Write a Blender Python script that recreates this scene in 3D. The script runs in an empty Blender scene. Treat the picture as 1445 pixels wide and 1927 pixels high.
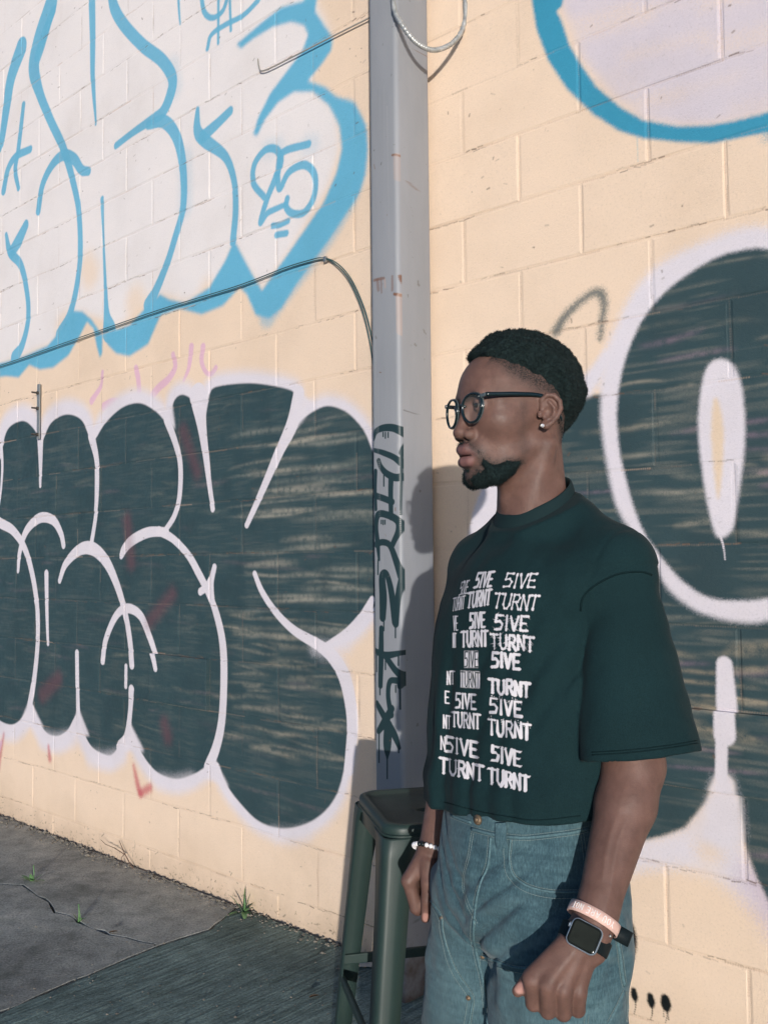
import bpy, bmesh, math, random
import numpy as np
from mathutils import Vector, Matrix, Euler
from mathutils.bvhtree import BVHTree

random.seed(7)
rng = np.random.default_rng(11)
scene = bpy.context.scene
COL = scene.collection
PI = math.pi

# ------------------------------------------------------------------ camera, sky, sun, exposure
FPX, PITCH, ROLL, CAMZ = 1783.56, 0.0526, -0.0093, 1.274      # focal length in photo pixels (1445 wide), tilt, roll, eye height
cam_data = bpy.data.cameras.new('camera')
cam_data.sensor_fit = 'HORIZONTAL'
cam_data.sensor_width = 36.0
cam_data.lens = 36.0 * FPX / 1445.0
cam_data.clip_start = 0.05
cam_data.clip_end = 400
cam = bpy.data.objects.new('camera', cam_data)
COL.objects.link(cam)
cam.location = (0, 0, CAMZ)
cam.rotation_euler = (Matrix.Rotation(PI / 2 + PITCH, 3, 'X') @ Matrix.Rotation(ROLL, 3, 'Z')).to_euler()
scene.camera = cam

SUN_EL = math.radians(4.0)
SUN_AZ = 0.032                                                 # the light travels to +Y and a touch to -X
world = bpy.data.worlds.new('World')
scene.world = world
world.use_nodes = True
wnt = world.node_tree
sky = wnt.nodes.new('ShaderNodeTexSky')
sky.sky_type = 'NISHITA'
sky.sun_disc = False
sky.sun_elevation = SUN_EL
sky.sun_rotation = PI - SUN_AZ
sky.air_density = 0.4
sky.dust_density = 0.5
sky.ozone_density = 1.8
wnt.links.new(sky.outputs[0], wnt.nodes['Background'].inputs[0])
wnt.nodes['Background'].inputs[1].default_value = 0.15

sun_data = bpy.data.lights.new('sun', 'SUN')
sun_data.energy = 2.6
sun_data.angle = math.radians(0.6)
sun_data.color = (1.0, 0.955, 0.90)
sun = bpy.data.objects.new('sun', sun_data)
COL.objects.link(sun)
sun.rotation_euler = Vector((-SUN_AZ * math.cos(SUN_EL), math.cos(SUN_EL), -math.sin(SUN_EL))).to_track_quat('-Z', 'Y').to_euler()

scene.view_settings.view_transform = 'Standard'
scene.view_settings.look = 'None'
scene.view_settings.exposure = 0.56
scene.view_settings.gamma = 1.0
scene.view_settings.use_curve_mapping = False
scene.render.engine = 'CYCLES'
scene.cycles.max_bounces = 6

# ------------------------------------------------------------------ measuring helpers
def ray(px, py):
    a, b = px - 722.5, py - 963.5
    c, s = math.cos(ROLL), math.sin(ROLL)
    x, z = (a * c + b * s) / FPX, -(-a * s + b * c) / FPX
    cp, sp = math.cos(PITCH), math.sin(PITCH)
    return np.array([x, cp - z * sp, sp + z * cp])

def at(px, py, Y):
    r = ray(px, py)
    r = r * (Y / r[1])
    return np.array([r[0], r[1], CAMZ + r[2]])

# ------------------------------------------------------------------ object helpers
def link(o, parent=None):
    COL.objects.link(o)
    if parent is not None:
        o.parent = parent
    return o

def tag(o, label=None, category=None, group=None, kind=None):
    if label: o['label'] = label
    if category: o['category'] = category
    if group: o['group'] = group
    if kind: o['kind'] = kind
    return o

def empty(name, loc=(0, 0, 0), rz=0.0):
    o = bpy.data.objects.new(name, None)
    o.empty_display_size = 0.1
    COL.objects.link(o)
    o.location = loc
    o.rotation_euler = (0, 0, rz)
    return o

def mesh(name, verts, faces, mat=None, parent=None, smooth=False):
    me = bpy.data.meshes.new(name)
    me.from_pydata([tuple(map(float, v)) for v in verts], [], [tuple(map(int, f)) for f in faces])
    me.update()
    if mat: me.materials.append(mat)
    if smooth: me.polygons.foreach_set('use_smooth', [True] * len(me.polygons))
    return link(bpy.data.objects.new(name, me), parent)

def from_bm(name, bm, mat=None, parent=None, smooth=False):
    me = bpy.data.meshes.new(name)
    bmesh.ops.recalc_face_normals(bm, faces=bm.faces)
    bm.to_mesh(me); bm.free()
    if mat: me.materials.append(mat)
    if smooth: me.polygons.foreach_set('use_smooth', [True] * len(me.polygons))
    return link(bpy.data.objects.new(name, me), parent)

def catmull(pts, step=None, n=None, closed=False):
    P = np.array(pts, float)
    if len(P) < 3 and not closed:
        Q = P
        L = np.linalg.norm(np.diff(Q[:, :2], axis=0), axis=1).sum()
        k = max(2, int(L / step) + 1) if step else (n or 8)
        t = np.linspace(0, 1, k)[:, None]
        return Q[0] * (1 - t) + Q[1] * t
    if closed:
        P = np.vstack([P[-1], P, P[0], P[1]])
    else:
        P = np.vstack([2 * P[0] - P[1], P, 2 * P[-1] - P[-2]])
    out = []
    for i in range(1, len(P) - 2):
        p0, p1, p2, p3 = P[i - 1], P[i], P[i + 1], P[i + 2]
        k = n or max(2, int(np.linalg.norm((p2 - p1)[:2]) / step))
        t = np.linspace(0, 1, k, endpoint=False)[:, None]
        out.append(0.5 * (2 * p1 + (p2 - p0) * t + (2 * p0 - 5 * p1 + 4 * p2 - p3) * t ** 2 + (3 * p1 - p0 - 3 * p2 + p3) * t ** 3))
    if not closed:
        out.append(P[-2][None])
    return np.vstack(out)

def tube_data(pts, radius, n=8, closed=False, flat=None):
    """Rings along a path; radius number or list; flat = (normal vector, half thickness) makes a strap instead of a round."""
    P = [Vector(p) for p in pts]
    N = len(P)
    R = list(radius) if hasattr(radius, '__len__') else [radius] * N
    V, Fc = [], []
    up = None
    for i in range(N):
        a = P[i - 1] if (i > 0 or closed) else P[0]
        b = P[(i + 1) % N] if (i < N - 1 or closed) else P[-1]
        t = (b - a).normalized()
        if up is None:
            up = t.orthogonal().normalized()
        up = (up - t * up.dot(t)).normalized()
        s = t.cross(up)
        for k in range(n):
            an = 2 * PI * k / n
            V.append(P[i] + up * (R[i] * math.cos(an)) + s * (R[i] * math.sin(an)))
    for i in range(N if closed else N - 1):
        for k in range(n):
            j = (i + 1) % N
            Fc.append((i * n + k, i * n + (k + 1) % n, j * n + (k + 1) % n, j * n + k))
    if not closed:
        Fc.append(tuple(range(n - 1, -1, -1)))
        Fc.append(tuple((N - 1) * n + k for k in range(n)))
    return V, Fc

def tube(name, pts, radius, mat, parent=None, n=8, closed=False, smooth=True):
    V, Fc = tube_data(pts, radius, n, closed)
    return mesh(name, V, Fc, mat, parent, smooth)

def add_box(bm, c, half, rot=None, bevel=0.0, seg=2):
    r = bmesh.ops.create_cube(bm, size=2.0)
    vs = r['verts']
    M = Matrix.Translation(Vector(c)) @ (rot.to_4x4() if rot is not None else Matrix.Identity(4)) @ Matrix.Diagonal((*half, 1.0))
    bmesh.ops.transform(bm, matrix=M, verts=vs)
    if bevel > 0:
        es = list({e for v in vs for e in v.link_edges})
        bmesh.ops.bevel(bm, geom=es, offset=bevel, segments=seg, affect='EDGES', profile=0.5)

# ------------------------------------------------------------------ material helpers
class NT:
    def __init__(self, name, rough=0.6, spec=0.4):
        self.m = bpy.data.materials.new(name)
        self.m.use_nodes = True
        self.t = self.m.node_tree
        self.b = self.t.nodes['Principled BSDF']
        self.b.inputs['Roughness'].default_value = rough
        self.b.inputs['Specular IOR Level'].default_value = spec
    def n(self, kind, **kw):
        nd = self.t.nodes.new(kind)
        for k, v in kw.items():
            if k in nd.inputs: nd.inputs[k].default_value = v
            else: setattr(nd, k, v)
        return nd
    def l(self, a, b): self.t.links.new(a, b)
    def coords(self, obj=None):
        tc = self.n('ShaderNodeTexCoord')
        if obj is not None: tc.object = obj
        return tc.outputs['Object']
    def noise(self, vec, scale, detail=4, rough=0.55, dist=0.0):
        nd = self.n('ShaderNodeTexNoise')
        nd.inputs['Scale'].default_value = scale
        nd.inputs['Detail'].default_value = detail
        nd.inputs['Roughness'].default_value = rough
        nd.inputs['Distortion'].default_value = dist
        self.l(vec, nd.inputs['Vector'])
        return nd.outputs['Fac']
    def scale(self, vec, s):
        nd = self.n('ShaderNodeVectorMath'); nd.operation = 'MULTIPLY'
        nd.inputs[1].default_value = s
        self.l(vec, nd.inputs[0])
        return nd.outputs[0]
    def ramp(self, fac, stops):
        nd = self.n('ShaderNodeValToRGB')
        el = nd.color_ramp.elements
        while len(el) < len(stops): el.new(0.5)
        for e, (p, c) in zip(el, stops):
            e.position = p
            e.color = (*c, 1) if len(c) == 3 else c
        self.l(fac, nd.inputs[0])
        return nd.outputs[0]
    def mix(self, fac, a, b, mode='MIX'):
        nd = self.n('ShaderNodeMix'); nd.data_type = 'RGBA'; nd.blend_type = mode
        for s, v in ((0, fac), (6, a), (7, b)):
            if hasattr(v, 'is_linked'): self.l(v, nd.inputs[s])
            else: nd.inputs[s].default_value = v if s == 0 else (*v, 1)
        return nd.outputs[2]
    def math(self, op, a, b=0.0, clamp=False):
        nd = self.n('ShaderNodeMath'); nd.operation = op; nd.use_clamp = clamp
        for s, v in ((0, a), (1, b)):
            if hasattr(v, 'is_linked'): self.l(v, nd.inputs[s])
            else: nd.inputs[s].default_value = v
        return nd.outputs[0]
    def base(self, c):
        if hasattr(c, 'is_linked'): self.l(c, self.b.inputs['Base Color'])
        else: self.b.inputs['Base Color'].default_value = (*c, 1)
    def bump(self, h, strength=0.3, dist=0.005, prev=None):
        nd = self.n('ShaderNodeBump')
        nd.inputs['Strength'].default_value = strength
        nd.inputs['Distance'].default_value = dist
        self.l(h, nd.inputs['Height'])
        if prev is not None: self.l(prev, nd.inputs['Normal'])
        self.l(nd.outputs[0], self.b.inputs['Normal'])
        return nd.outputs[0]

def plain(name, c, rough=0.5, metal=0.0, spec=0.4, grain=0.12, gscale=60.0):
    t = NT(name, rough, spec)
    co = t.coords()
    f = t.noise(co, gscale, 4)
    a = tuple(x * (1 - grain) for x in c); b = tuple(min(1, x * (1 + grain)) for x in c)
    t.base(t.ramp(f, [(0.3, a), (0.7, b)]))
    t.b.inputs['Metallic'].default_value = metal
    r = t.ramp(t.noise(co, gscale * 0.4, 3), [(0.3, (rough * 0.85,) * 3), (0.7, (min(1, rough * 1.15),) * 3)])
    t.l(r, t.b.inputs['Roughness'])
    return t.m

# ------------------------------------------------------------------ paint rasteriser (spray paint, rust and prints as flat colour)
def sm(x):
    x = np.clip(x, 0, 1)
    return x * x * (3 - 2 * x)

def fine_noise(shape, cell, seed):
    r = np.random.default_rng(seed)
    h, w = shape
    gy, gx = int(h / cell) + 3, int(w / cell) + 3
    g = r.random((gy, gx)).astype(np.float32)
    y = np.arange(h) / cell; x = np.arange(w) / cell
    y0 = y.astype(int); x0 = x.astype(int)
    fy = sm(y - y0)[:, None]; fx = sm(x - x0)[None]
    a = g[y0][:, x0]; b = g[y0][:, x0 + 1]; c = g[y0 + 1][:, x0]; d = g[y0 + 1][:, x0 + 1]
    return ((a * (1 - fx) + b * fx) * (1 - fy) + (c * (1 - fx) + d * fx) * fy).astype(np.float32)

class Paint:
    """A rectangle of surface, u to the right and v up in metres, one colour per cell."""
    def __init__(self, u0, u1, v0, v1, res, base, seed):
        self.u0, self.v0, self.res = u0, v0, res
        self.w, self.h = int(round((u1 - u0) / res)), int(round((v1 - v0) / res))
        self.u1, self.v1 = u0 + self.w * res, v0 + self.h * res
        self.c = np.empty((self.h, self.w, 3), np.float32)
        self.c[:] = base
        self.g = fine_noise((self.h, self.w), 1.05, seed)
        self.k = np.zeros((self.h, self.w), np.float32)      # dark coat mask
    def win(self, u0, u1, v0, v1):
        x0 = max(0, int((u0 - self.u0) / self.res)); x1 = min(self.w, int((u1 - self.u0) / self.res) + 2)
        y0 = max(0, int((v0 - self.v0) / self.res)); y1 = min(self.h, int((v1 - self.v0) / self.res) + 2)
        return x0, x1, y0, y1
    def field(self, samples, soft):
        """samples (n,3): u, v, radius -> window and field of radius minus distance"""
        S = np.asarray(samples, float)
        m = S[:, 2].max() + soft
        x0, x1, y0, y1 = self.win(S[:, 0].min() - m, S[:, 0].max() + m, S[:, 1].min() - m, S[:, 1].max() + m)
        if x1 <= x0 or y1 <= y0: return None
        D = np.full((y1 - y0, x1 - x0), -1e3, np.float32)
        for u, v, r in S:
            q = r + soft
            a0, a1, b0, b1 = self.win(u - q, u + q, v - q, v + q)
            if a1 <= a0 or b1 <= b0: continue
            xx = (np.arange(a0, a1) + 0.5) * self.res + self.u0 - u
            yy = (np.arange(b0, b1) + 0.5) * self.res + self.v0 - v
            d = r - np.sqrt(yy[:, None] ** 2 + xx[None] ** 2)
            s = D[b0 - y0:b1 - y0, a0 - x0:a1 - x0]
            np.maximum(s, d, out=s)
        return x0, x1, y0, y1, D
    def lay(self, w, A, col, dark=None):
        x0, x1, y0, y1 = w
        A = A[..., None].astype(np.float32)
        self.c[y0:y1, x0:x1] = self.c[y0:y1, x0:x1] * (1 - A) + np.array(col, np.float32) * A
        if dark is not None:
            self.k[y0:y1, x0:x1] = self.k[y0:y1, x0:x1] * (1 - A[..., 0]) + dark * A[..., 0]
    def stroke(self, samples, col, soft=0.004, alpha=1.0, grain=0.5, dark=0.0):
        r = self.field(samples, soft)
        if r is None: return
        x0, x1, y0, y1, D = r
        g = self.g[y0:y1, x0:x1] - 0.5
        A = sm((D + soft * g * grain * 1.3) / (2 * soft) + 0.5) * alpha
        self.lay((x0, x1, y0, y1), A, col, dark)
    def poly(self, P, col, soft=0.004, alpha=1.0, grain=0.5, dark=0.0):
        P = np.asarray(P, float)
        m = soft * 3
        x0, x1, y0, y1 = self.win(P[:, 0].min() - m, P[:, 0].max() + m, P[:, 1].min() - m, P[:, 1].max() + m)
        if x1 <= x0 or y1 <= y0: return
        xs = (np.arange(x0, x1) + 0.5) * self.res + self.u0
        ins = np.zeros((y1 - y0, x1 - x0), np.float32)
        for r in range(y0, y1):
            v = (r + 0.5) * self.res + self.v0
            a, b = P, np.roll(P, -1, axis=0)
            cr = (a[:, 1] > v) != (b[:, 1] > v)
            if not cr.any(): continue
            a, b = a[cr], b[cr]
            X = np.sort(a[:, 0] + (v - a[:, 1]) / (b[:, 1] - a[:, 1]) * (b[:, 0] - a[:, 0]))
            ins[r - y0] = np.searchsorted(X, xs) % 2
        L = np.vstack([P, P[:1]])
        k = max(1, int(round(soft / self.res)))
        A = ins
        for _ in range(2):
            for ax in (0, 1):
                c = np.cumsum(np.pad(A, [(k + 1, k) if i == ax else (0, 0) for i in (0, 1)], mode='edge'), axis=ax)
                n = A.shape[ax]
                hi = np.take(c, np.arange(2 * k + 1, 2 * k + 1 + n), axis=ax); lo = np.take(c, np.arange(0, n), axis=ax)
                A = (hi - lo) / (2 * k + 1)
        g = self.g[y0:y1, x0:x1] - 0.5
        A = np.where((A > 0.02) & (A < 0.98), np.clip(A + g * grain * 0.6, 0, 1), A) * alpha
        self.lay((x0, x1, y0, y1), A, col, dark)
    def image(self, name):
        im = bpy.data.images.new(name, self.w, self.h, alpha=False, float_buffer=True)
        im.colorspace_settings.name = 'Non-Color'
        px = np.ones((self.h, self.w, 4), np.float32)
        px[..., :3] = np.clip(self.c, 0, 1)
        im.pixels.foreach_set(px.ravel())
        im.update()
        return im

def width_path(pts, step, r):
    """pts with u,v; r one number or a list of numbers spread over the path -> samples with radius"""
    P = np.array(pts, float)
    if hasattr(r, '__len__'):
        R = np.interp(np.linspace(0, 1, len(P)), np.linspace(0, 1, len(r)), r)
    else:
        R = np.full(len(P), r)
    return catmull(np.column_stack([P, R]), step=step)

# ------------------------------------------------------------------ the block wall, in two lengths that meet behind the steel column
LIT = 1.15
def srgb(r, g, b, k=1.0 / LIT):
    out = []
    for x in (r, g, b):
        x /= 255.0
        out.append(min(0.9, (x / 12.92 if x <= 0.04045 else ((x + 0.055) / 1.055) ** 2.4) * k))
    return tuple(out)

CREAM = srgb(238, 213, 189)
WHITE = srgb(226, 219, 226)
PALE = srgb(235, 228, 227)
BLUE = srgb(106, 179, 210)
BLUE2 = srgb(60, 150, 182)
DARK = srgb(52, 74, 79)
CRACK = srgb(104, 84, 72)
JOINTC = srgb(200, 168, 144)
JOINTD = srgb(150, 124, 104)
PINK = srgb(226, 180, 204)
RED = srgb(196, 90, 100)

COURSE, PITCHB, JOINT = 0.2032, 0.4064, 0.0065
Z0 = CAMZ + 0.0355                              # a bed joint just above eye height
LEFT = dict(a=0.8212, h=2.2607, t0=-6.3, t1=-1.985, kt=-2.838)
RIGHT = dict(a=0.8467, h=2.3109, t0=-1.984, t1=0.25, kt=-1.706)

def onwall(px, py, W):
    n = np.array([math.cos(W['a']), math.sin(W['a']), 0]); d = np.array([math.sin(W['a']), -math.cos(W['a']), 0])
    r = ray(px, py)
    P = r * (W['h'] / (r @ n))
    return P @ d, P[2] + CAMZ

def paint_tools(P, W, scale, ox, oy):
    def cv(pts):
        return [onwall(x / scale + ox, y / scale + oy, W) for x, y in pts]
    def rad(pts, w):
        w = list(w) if hasattr(w, '__len__') else [w]
        ws = np.interp(np.linspace(0, 1, len(pts)), np.linspace(0, 1, len(w)), w)
        out = []
        for (x, y), q in zip(pts, ws):
            X, Y = x / scale + ox, y / scale + oy
            a = onwall(X - q / scale / 2, Y, W)[0]; b = onwall(X + q / scale / 2, Y, W)[0]
            out.append(abs(b - a) / 2)
        return out
    def S(pts, w, col, soft=0.004, alpha=1.0, grain=0.5, dark=0.0):
        P.stroke(width_path(cv(pts), 0.005, rad(pts, w)), col, soft, alpha, grain, dark)
    def F(pts, col, soft=0.004, alpha=1.0, grain=0.4, curve=True, dark=0.0):
        Q = cv(pts)
        if curve: Q = catmull(Q, step=0.015, closed=True)
        P.poly(Q, col, soft, alpha, grain, dark)
        return Q
    return cv, rad, S, F

def streaks(P, n, seed, box, lo, hi, cols, Lr=(0.05, 0.16), hr=(0.004, 0.010)):
    """pale bands where the dark coat was sprayed thin"""
    r = np.random.default_rng(seed)
    soft = fine_noise((P.h, P.w), 9, seed + 1)
    for _ in range(n):
        u, v = r.uniform(box[0], box[1]), r.uniform(box[2], box[3])
        L, hgt = r.uniform(*Lr), r.uniform(*hr)
        x0, x1, y0, y1 = P.win(u - L, u + L, v - hgt * 3.2, v + hgt * 3.2)
        if x1 - x0 < 4 or y1 - y0 < 4: continue
        if P.k[(y0 + y1) // 2, (x0 + x1) // 2] < 0.9: continue
        xx = ((np.arange(x0, x1) + 0.5) * P.res + P.u0 - u) / L
        yy = (np.arange(y0, y1) + 0.5) * P.res + P.v0 - v
        d = yy[:, None] - r.uniform(-0.012, 0.012) * (xx[None] ** 2) - r.uniform(-.01, .01) * xx[None]
        A = np.exp(-(d / hgt) ** 2) * np.clip(1 - xx[None] ** 2, 0, 1)
        g = np.clip(0.35 + 0.9 * soft[y0:y1, x0:x1] + 0.7 * (P.g[y0:y1, x0:x1] - 0.5), 0, 1)
        A = A * r.uniform(lo, hi) * g * P.k[y0:y1, x0:x1]
        P.lay((x0, x1, y0, y1), A, cols[r.integers(len(cols))])

def jk(P, u, v):
    x = min(P.w - 1, max(0, int((u - P.u0) / P.res))); y = min(P.h - 1, max(0, int((v - P.v0) / P.res)))
    return 0.35 if P.k[y, x] > .5 else 1.0

def mottle(P, seed, amt):
    """uneven cover inside the dark coat: thin passes let the wall grin through"""
    a = fine_noise((P.h, P.w // 12 + 2), 4.5, seed)
    a = np.repeat(a, 12, axis=1)[:, :P.w]
    c = np.cumsum(np.pad(a, ((0, 0), (21, 20)), mode='edge'), axis=1)
    a = (c[:, 41:] - c[:, :-41])[:, :P.w] / 41
    b = fine_noise((P.h, P.w), 60, seed + 1)
    m = np.clip((a - .5) * 2.4 + (b - .5) * 1.6, 0, 1) * (0.55 + 0.9 * P.g) * P.k * amt
    P.lay((0, P.w, 0, P.h), np.clip(m, 0, 1), srgb(176, 166, 150))
    m2 = np.clip((.42 - b) * 2.2, 0, 1) * P.k * .35
    P.lay((0, P.w, 0, P.h), m2, srgb(42, 60, 66))

def weather(P, W, seed, n_crack):
    """hairline gaps in the paint along the joints, chips and dirt at the foot"""
    r = np.random.default_rng(seed)
    for _ in range(n_crack):
        i = int(r.integers(-6, 14)); z = Z0 + i * COURSE
        if not (P.v0 < z < P.v1): continue
        if r.random() < 0.62:
            u = r.uniform(P.u0, P.u1); L = r.uniform(0.02, 0.22)
            off = r.choice([-1, 1]) * JOINT * 0.5
            k = max(2, int(L / 0.02))
            for q in range(k):
                if r.random() < 0.3: continue
                uu = u + L * q / k
                P.stroke(width_path([(uu, z + off + r.normal(0, .0012)), (uu + L / k * r.uniform(.5, 1), z + off + r.normal(0, .0015))], 0.003, r.uniform(.0005, .0022)), CRACK, 0.0012, r.uniform(.35, .9), 0.3)
        else:
            k = round((r.uniform(P.u0, P.u1) - W['kt']) / PITCHB) + (0.5 if i % 2 else 0.0)
            u = W['kt'] + k * PITCHB + r.choice([-1, 1]) * JOINT * 0.5
            a = r.uniform(0.0, 0.6) * COURSE; b = a + r.uniform(0.15, 0.4) * COURSE
            P.stroke(width_path([(u, z + a), (u + r.normal(0, .0015), z + (a + b) / 2), (u, z + b)], 0.004, r.uniform(.0005, .0014)), CRACK, 0.0012, r.uniform(.3, .8), 0.3)
    for _ in range(n_crack):
        u, v = r.uniform(P.u0, P.u1), r.uniform(P.v0, P.v1)
        P.stroke(width_path([(u, v), (u + r.normal(0, .006), v + r.normal(0, .004))], 0.002, r.uniform(.0008, .003)), CRACK, 0.0015, r.uniform(.2, .7), 0.8)
    zi = -6
    while Z0 + zi * COURSE < P.v1:                                # spray and roller never quite fill the joints
        z = Z0 + zi * COURSE
        if z > P.v0:
            u = P.u0
            while u < P.u1:
                L = r.uniform(0.03, 0.16); a = r.choice([.08, .2, .32, .45, .6]) * r.uniform(.6, 1)
                c = JOINTC if r.random() < .75 else JOINTD
                a *= jk(P, u, z)
                if a > .05: P.stroke(width_path([(u, z + r.normal(0, .0008)), (u + L, z + r.normal(0, .0008))], 0.006, r.uniform(.0014, .0030)), c, 0.002, a, 0.5)
                u += L
            k0 = W['kt'] + (0.5 * PITCHB if zi % 2 else 0.0)
            k = math.floor((P.u0 - k0) / PITCHB)
            while k0 + k * PITCHB < P.u1:
                u = k0 + k * PITCHB; k += 1
                v = z
                while v < z + COURSE:
                    L = r.uniform(.03, .09); a = r.choice([.1, .25, .4, .6]) * r.uniform(.6, 1)
                    a *= jk(P, u, v)
                    if a > .05: P.stroke(width_path([(u + r.normal(0, .0008), v), (u + r.normal(0, .0008), min(z + COURSE, v + L))], 0.006, r.uniform(.0012, .0028)), JOINTC, 0.002, a, 0.5)
                    v += L
        zi += 1
    for _ in range(420):                                          # peeled paint and moss at the foot
        u = r.uniform(P.u0, P.u1); v = abs(r.normal(0, 0.035))
        P.stroke(width_path([(u, v), (u + r.normal(0, .008), v + r.normal(0, .006))], 0.003, r.uniform(.0006, .0026)), srgb(112, 104, 90), 0.002, r.uniform(.3, .8), 1.0)

# ---- left length: blue and white throw-up above, dark bubble letters below
PL = Paint(-5.35, -1.97, -0.06, 4.45, 0.0013, CREAM, 3)
cv, rad, S, F = paint_tools(PL, LEFT, 2.007, 0, 0)
F([(-260, -420), (1150, -300), (1190, 0), (1250, 130), (1165, 310), (1270, 400), (1285, 550), (1240, 700), (1100, 940), (990, 1090), (920, 1000), (885, 915), (830, 1060), (700, 1140), (615, 1110), (575, 1140), (520, 1170), (470, 1215), (425, 1235), (390, 1205), (300, 1178), (250, 1240), (190, 1300), (90, 1340), (-60, 1400), (-300, 1500)], PALE, 0.02, 1.0, 0.5, curve=False)
for (x, y, r_) in ((510, 1140, 34), (330, 1010, 30), (240, 1230, 26), (780, 1090, 20)):
    S([(x, y), (x + 12, y + 22)], r_ * 2, CREAM, 0.05, 0.75, 0.8)
# blue letter shadow, right hand side
F([(1150, -330), (1150, 0), (1060, 25), (980, 90), (893, 165), (910, 182), (960, 142), (1030, 100), (1100, 80), (1148, 95), (1163, 130), (1140, 190), (1080, 270), (1020, 350), (975, 440), (955, 505), (970, 512), (1000, 450), (1050, 385), (1110, 345), (1180, 345), (1240, 395), (1280, 470), (1290, 560), (1270, 650), (1220, 765), (1100, 940), (1050, 1010), (988, 1095), (940, 1010), (885, 905), (850, 985), (790, 1085), (700, 1143), (640, 1130), (605, 1110), (560, 1150), (490, 1225), (435, 1245), (408, 1225), (395, 1210), (405, 1300), (440, 1335), (490, 1345), (560, 1300), (608, 1190), (680, 1165), (760, 1187), (840, 1155), (905, 1085), (930, 1110), (965, 1190), (1015, 1202), (1060, 1165), (1120, 1070), (1240, 910), (1352, 740), (1378, 660), (1388, 560), (1383, 470), (1340, 385), (1270, 362), (1225, 325), (1162, 303), (1215, 240), (1252, 185), (1256, 140), (1190, 40), (1240, -330)], BLUE, 0.006, 1.0, 0.7, curve=False)
S([(1300, 420), (1350, 520), (1345, 680), (1250, 870), (1090, 1080), (1010, 1190)], 60, BLUE, 0.02, 0.5, 1.0)
F([(-120, 1420), (0, 1372), (90, 1345), (180, 1305), (235, 1240), (270, 1172), (310, 1175), (345, 1205), (375, 1250), (388, 1262), (386, 1335), (378, 1352), (366, 1310), (352, 1240), (328, 1215), (300, 1270), (258, 1342), (200, 1388), (150, 1395), (110, 1378), (70, 1425), (20, 1420), (-100, 1440)], BLUE, 0.006, 1.0, 0.7, curve=False)
B = BLUE
blue = [([(80, 180), (42, 290), (25, 400), (8, 520), (0, 560)], [50, 36, 18]),
        ([(190, 20), (150, 150), (128, 250), (150, 350), (190, 450), (240, 560), (275, 680), (298, 800), (303, 960), (287, 1090), (262, 1190), (225, 1260)], [62, 66, 46, 26, 28, 26, 22, 24, 24, 26, 34]),
        ([(200, 40), (165, 130), (140, 210)], [26, 30, 26]),
        ([(145, 795), (160, 700), (195, 625), (238, 585), (280, 600), (308, 640), (335, 646)], [22, 24, 26, 30, 26, 22]),
        ([(88, 395), (70, 560), (58, 640), (70, 710)], [18, 20, 14]),
        ([(14, 718), (30, 640), (60, 590), (115, 562)], [22, 20, 18]),
        ([(98, 850), (72, 905), (45, 950)], [26, 34, 30]),
        ([(24, 885), (38, 950), (78, 1000), (102, 1100), (107, 1200), (85, 1300), (55, 1350)], [12, 24, 20, 20, 22, 34]),
        ([(346, -60), (350, 150), (351, 300), (362, 468)], [32, 26, 20, 8]),
        ([(418, -40), (432, 30), (470, 95), (540, 170), (610, 225), (650, 290), (645, 350), (615, 420), (570, 452), (500, 500), (438, 548)], [34, 36, 34, 36, 40, 44, 34, 22, 20]),
        ([(560, 470), (620, 458), (668, 520), (692, 640), (692, 780), (660, 900), (632, 990), (592, 1090), (560, 1150)], [26, 40, 34, 30, 28, 30, 44]),
        ([(386, 750), (390, 880), (397, 1050), (402, 1180), (412, 1250)], [16, 11, 14, 26, 60]),
        ([(745, 412), (745, 490), (775, 530), (850, 590), (883, 680), (890, 790), (880, 910)], [18, 36, 40, 30, 26, 28, 30]),
        ([(868, 418), (820, 465), (765, 515)], [30, 34, 40]),
        ([(1000, 745), (958, 690), (960, 620), (1000, 566), (1040, 562), (1060, 600), (1042, 670), (1010, 750), (985, 838), (1010, 805), (1050, 785), (1082, 770)], [22, 24, 26, 30, 24, 22, 18]),
        ([(1165, 542), (1080, 566), (1055, 596), (1050, 660), (1058, 712), (1092, 650), (1150, 622), (1188, 660), (1186, 740), (1150, 800), (1105, 805), (1082, 780), (1086, 750)], [26, 26, 24, 28, 24, 26, 24]),
        ([(1030, 852), (1058, 848), (1088, 834)], 20), ([(1045, 886), (1082, 880)], 22),
        ([(672, -40), (676, 40), (680, 88)], [12, 10, 7]),
        ([(758, -30), (770, 40), (800, 65), (840, 40), (862, -20)], 18),
        ([(825, -20), (824, 160)], 12), ([(783, 182), (798, 130), (850, 92), (920, 55), (975, 0)], [16, 18, 20]), ([(868, 0), (872, 112)], 12)]
for pts, w in blue: S(pts, [q * .8 for q in (w if hasattr(w, '__len__') else [w])], B, 0.0045, 0.95, 0.6)
for pts in ([(648, 260), (660, 330)], [(700, 600), (700, 780)], [(1180, 545), (1160, 545)], [(1015, 560), (1045, 555)]):
    S(pts, 50, B, 0.03, 0.22, 1.0)
# pink tag remains
cv, rad, S, F = paint_tools(PL, LEFT, 1.0, 0, 0)
for pts, w in (([(193, 700), (190, 725), (180, 742), (172, 754)], [5, 6, 8]), ([(256, 693), (260, 712), (262, 735)], 8), ([(326, 667), (330, 690), (318, 712), (300, 728), (288, 742)], [7, 9, 10]), ([(360, 652), (356, 690), (346, 716)], [9, 7, 4]), ([(382, 652), (380, 680), (388, 700), (398, 703), (406, 692)], [9, 6, 7]), ([(195, 765), (210, 757), (222, 757)], 9)):
    S(pts, w, PINK, 0.004, 0.85, 0.7)
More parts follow.
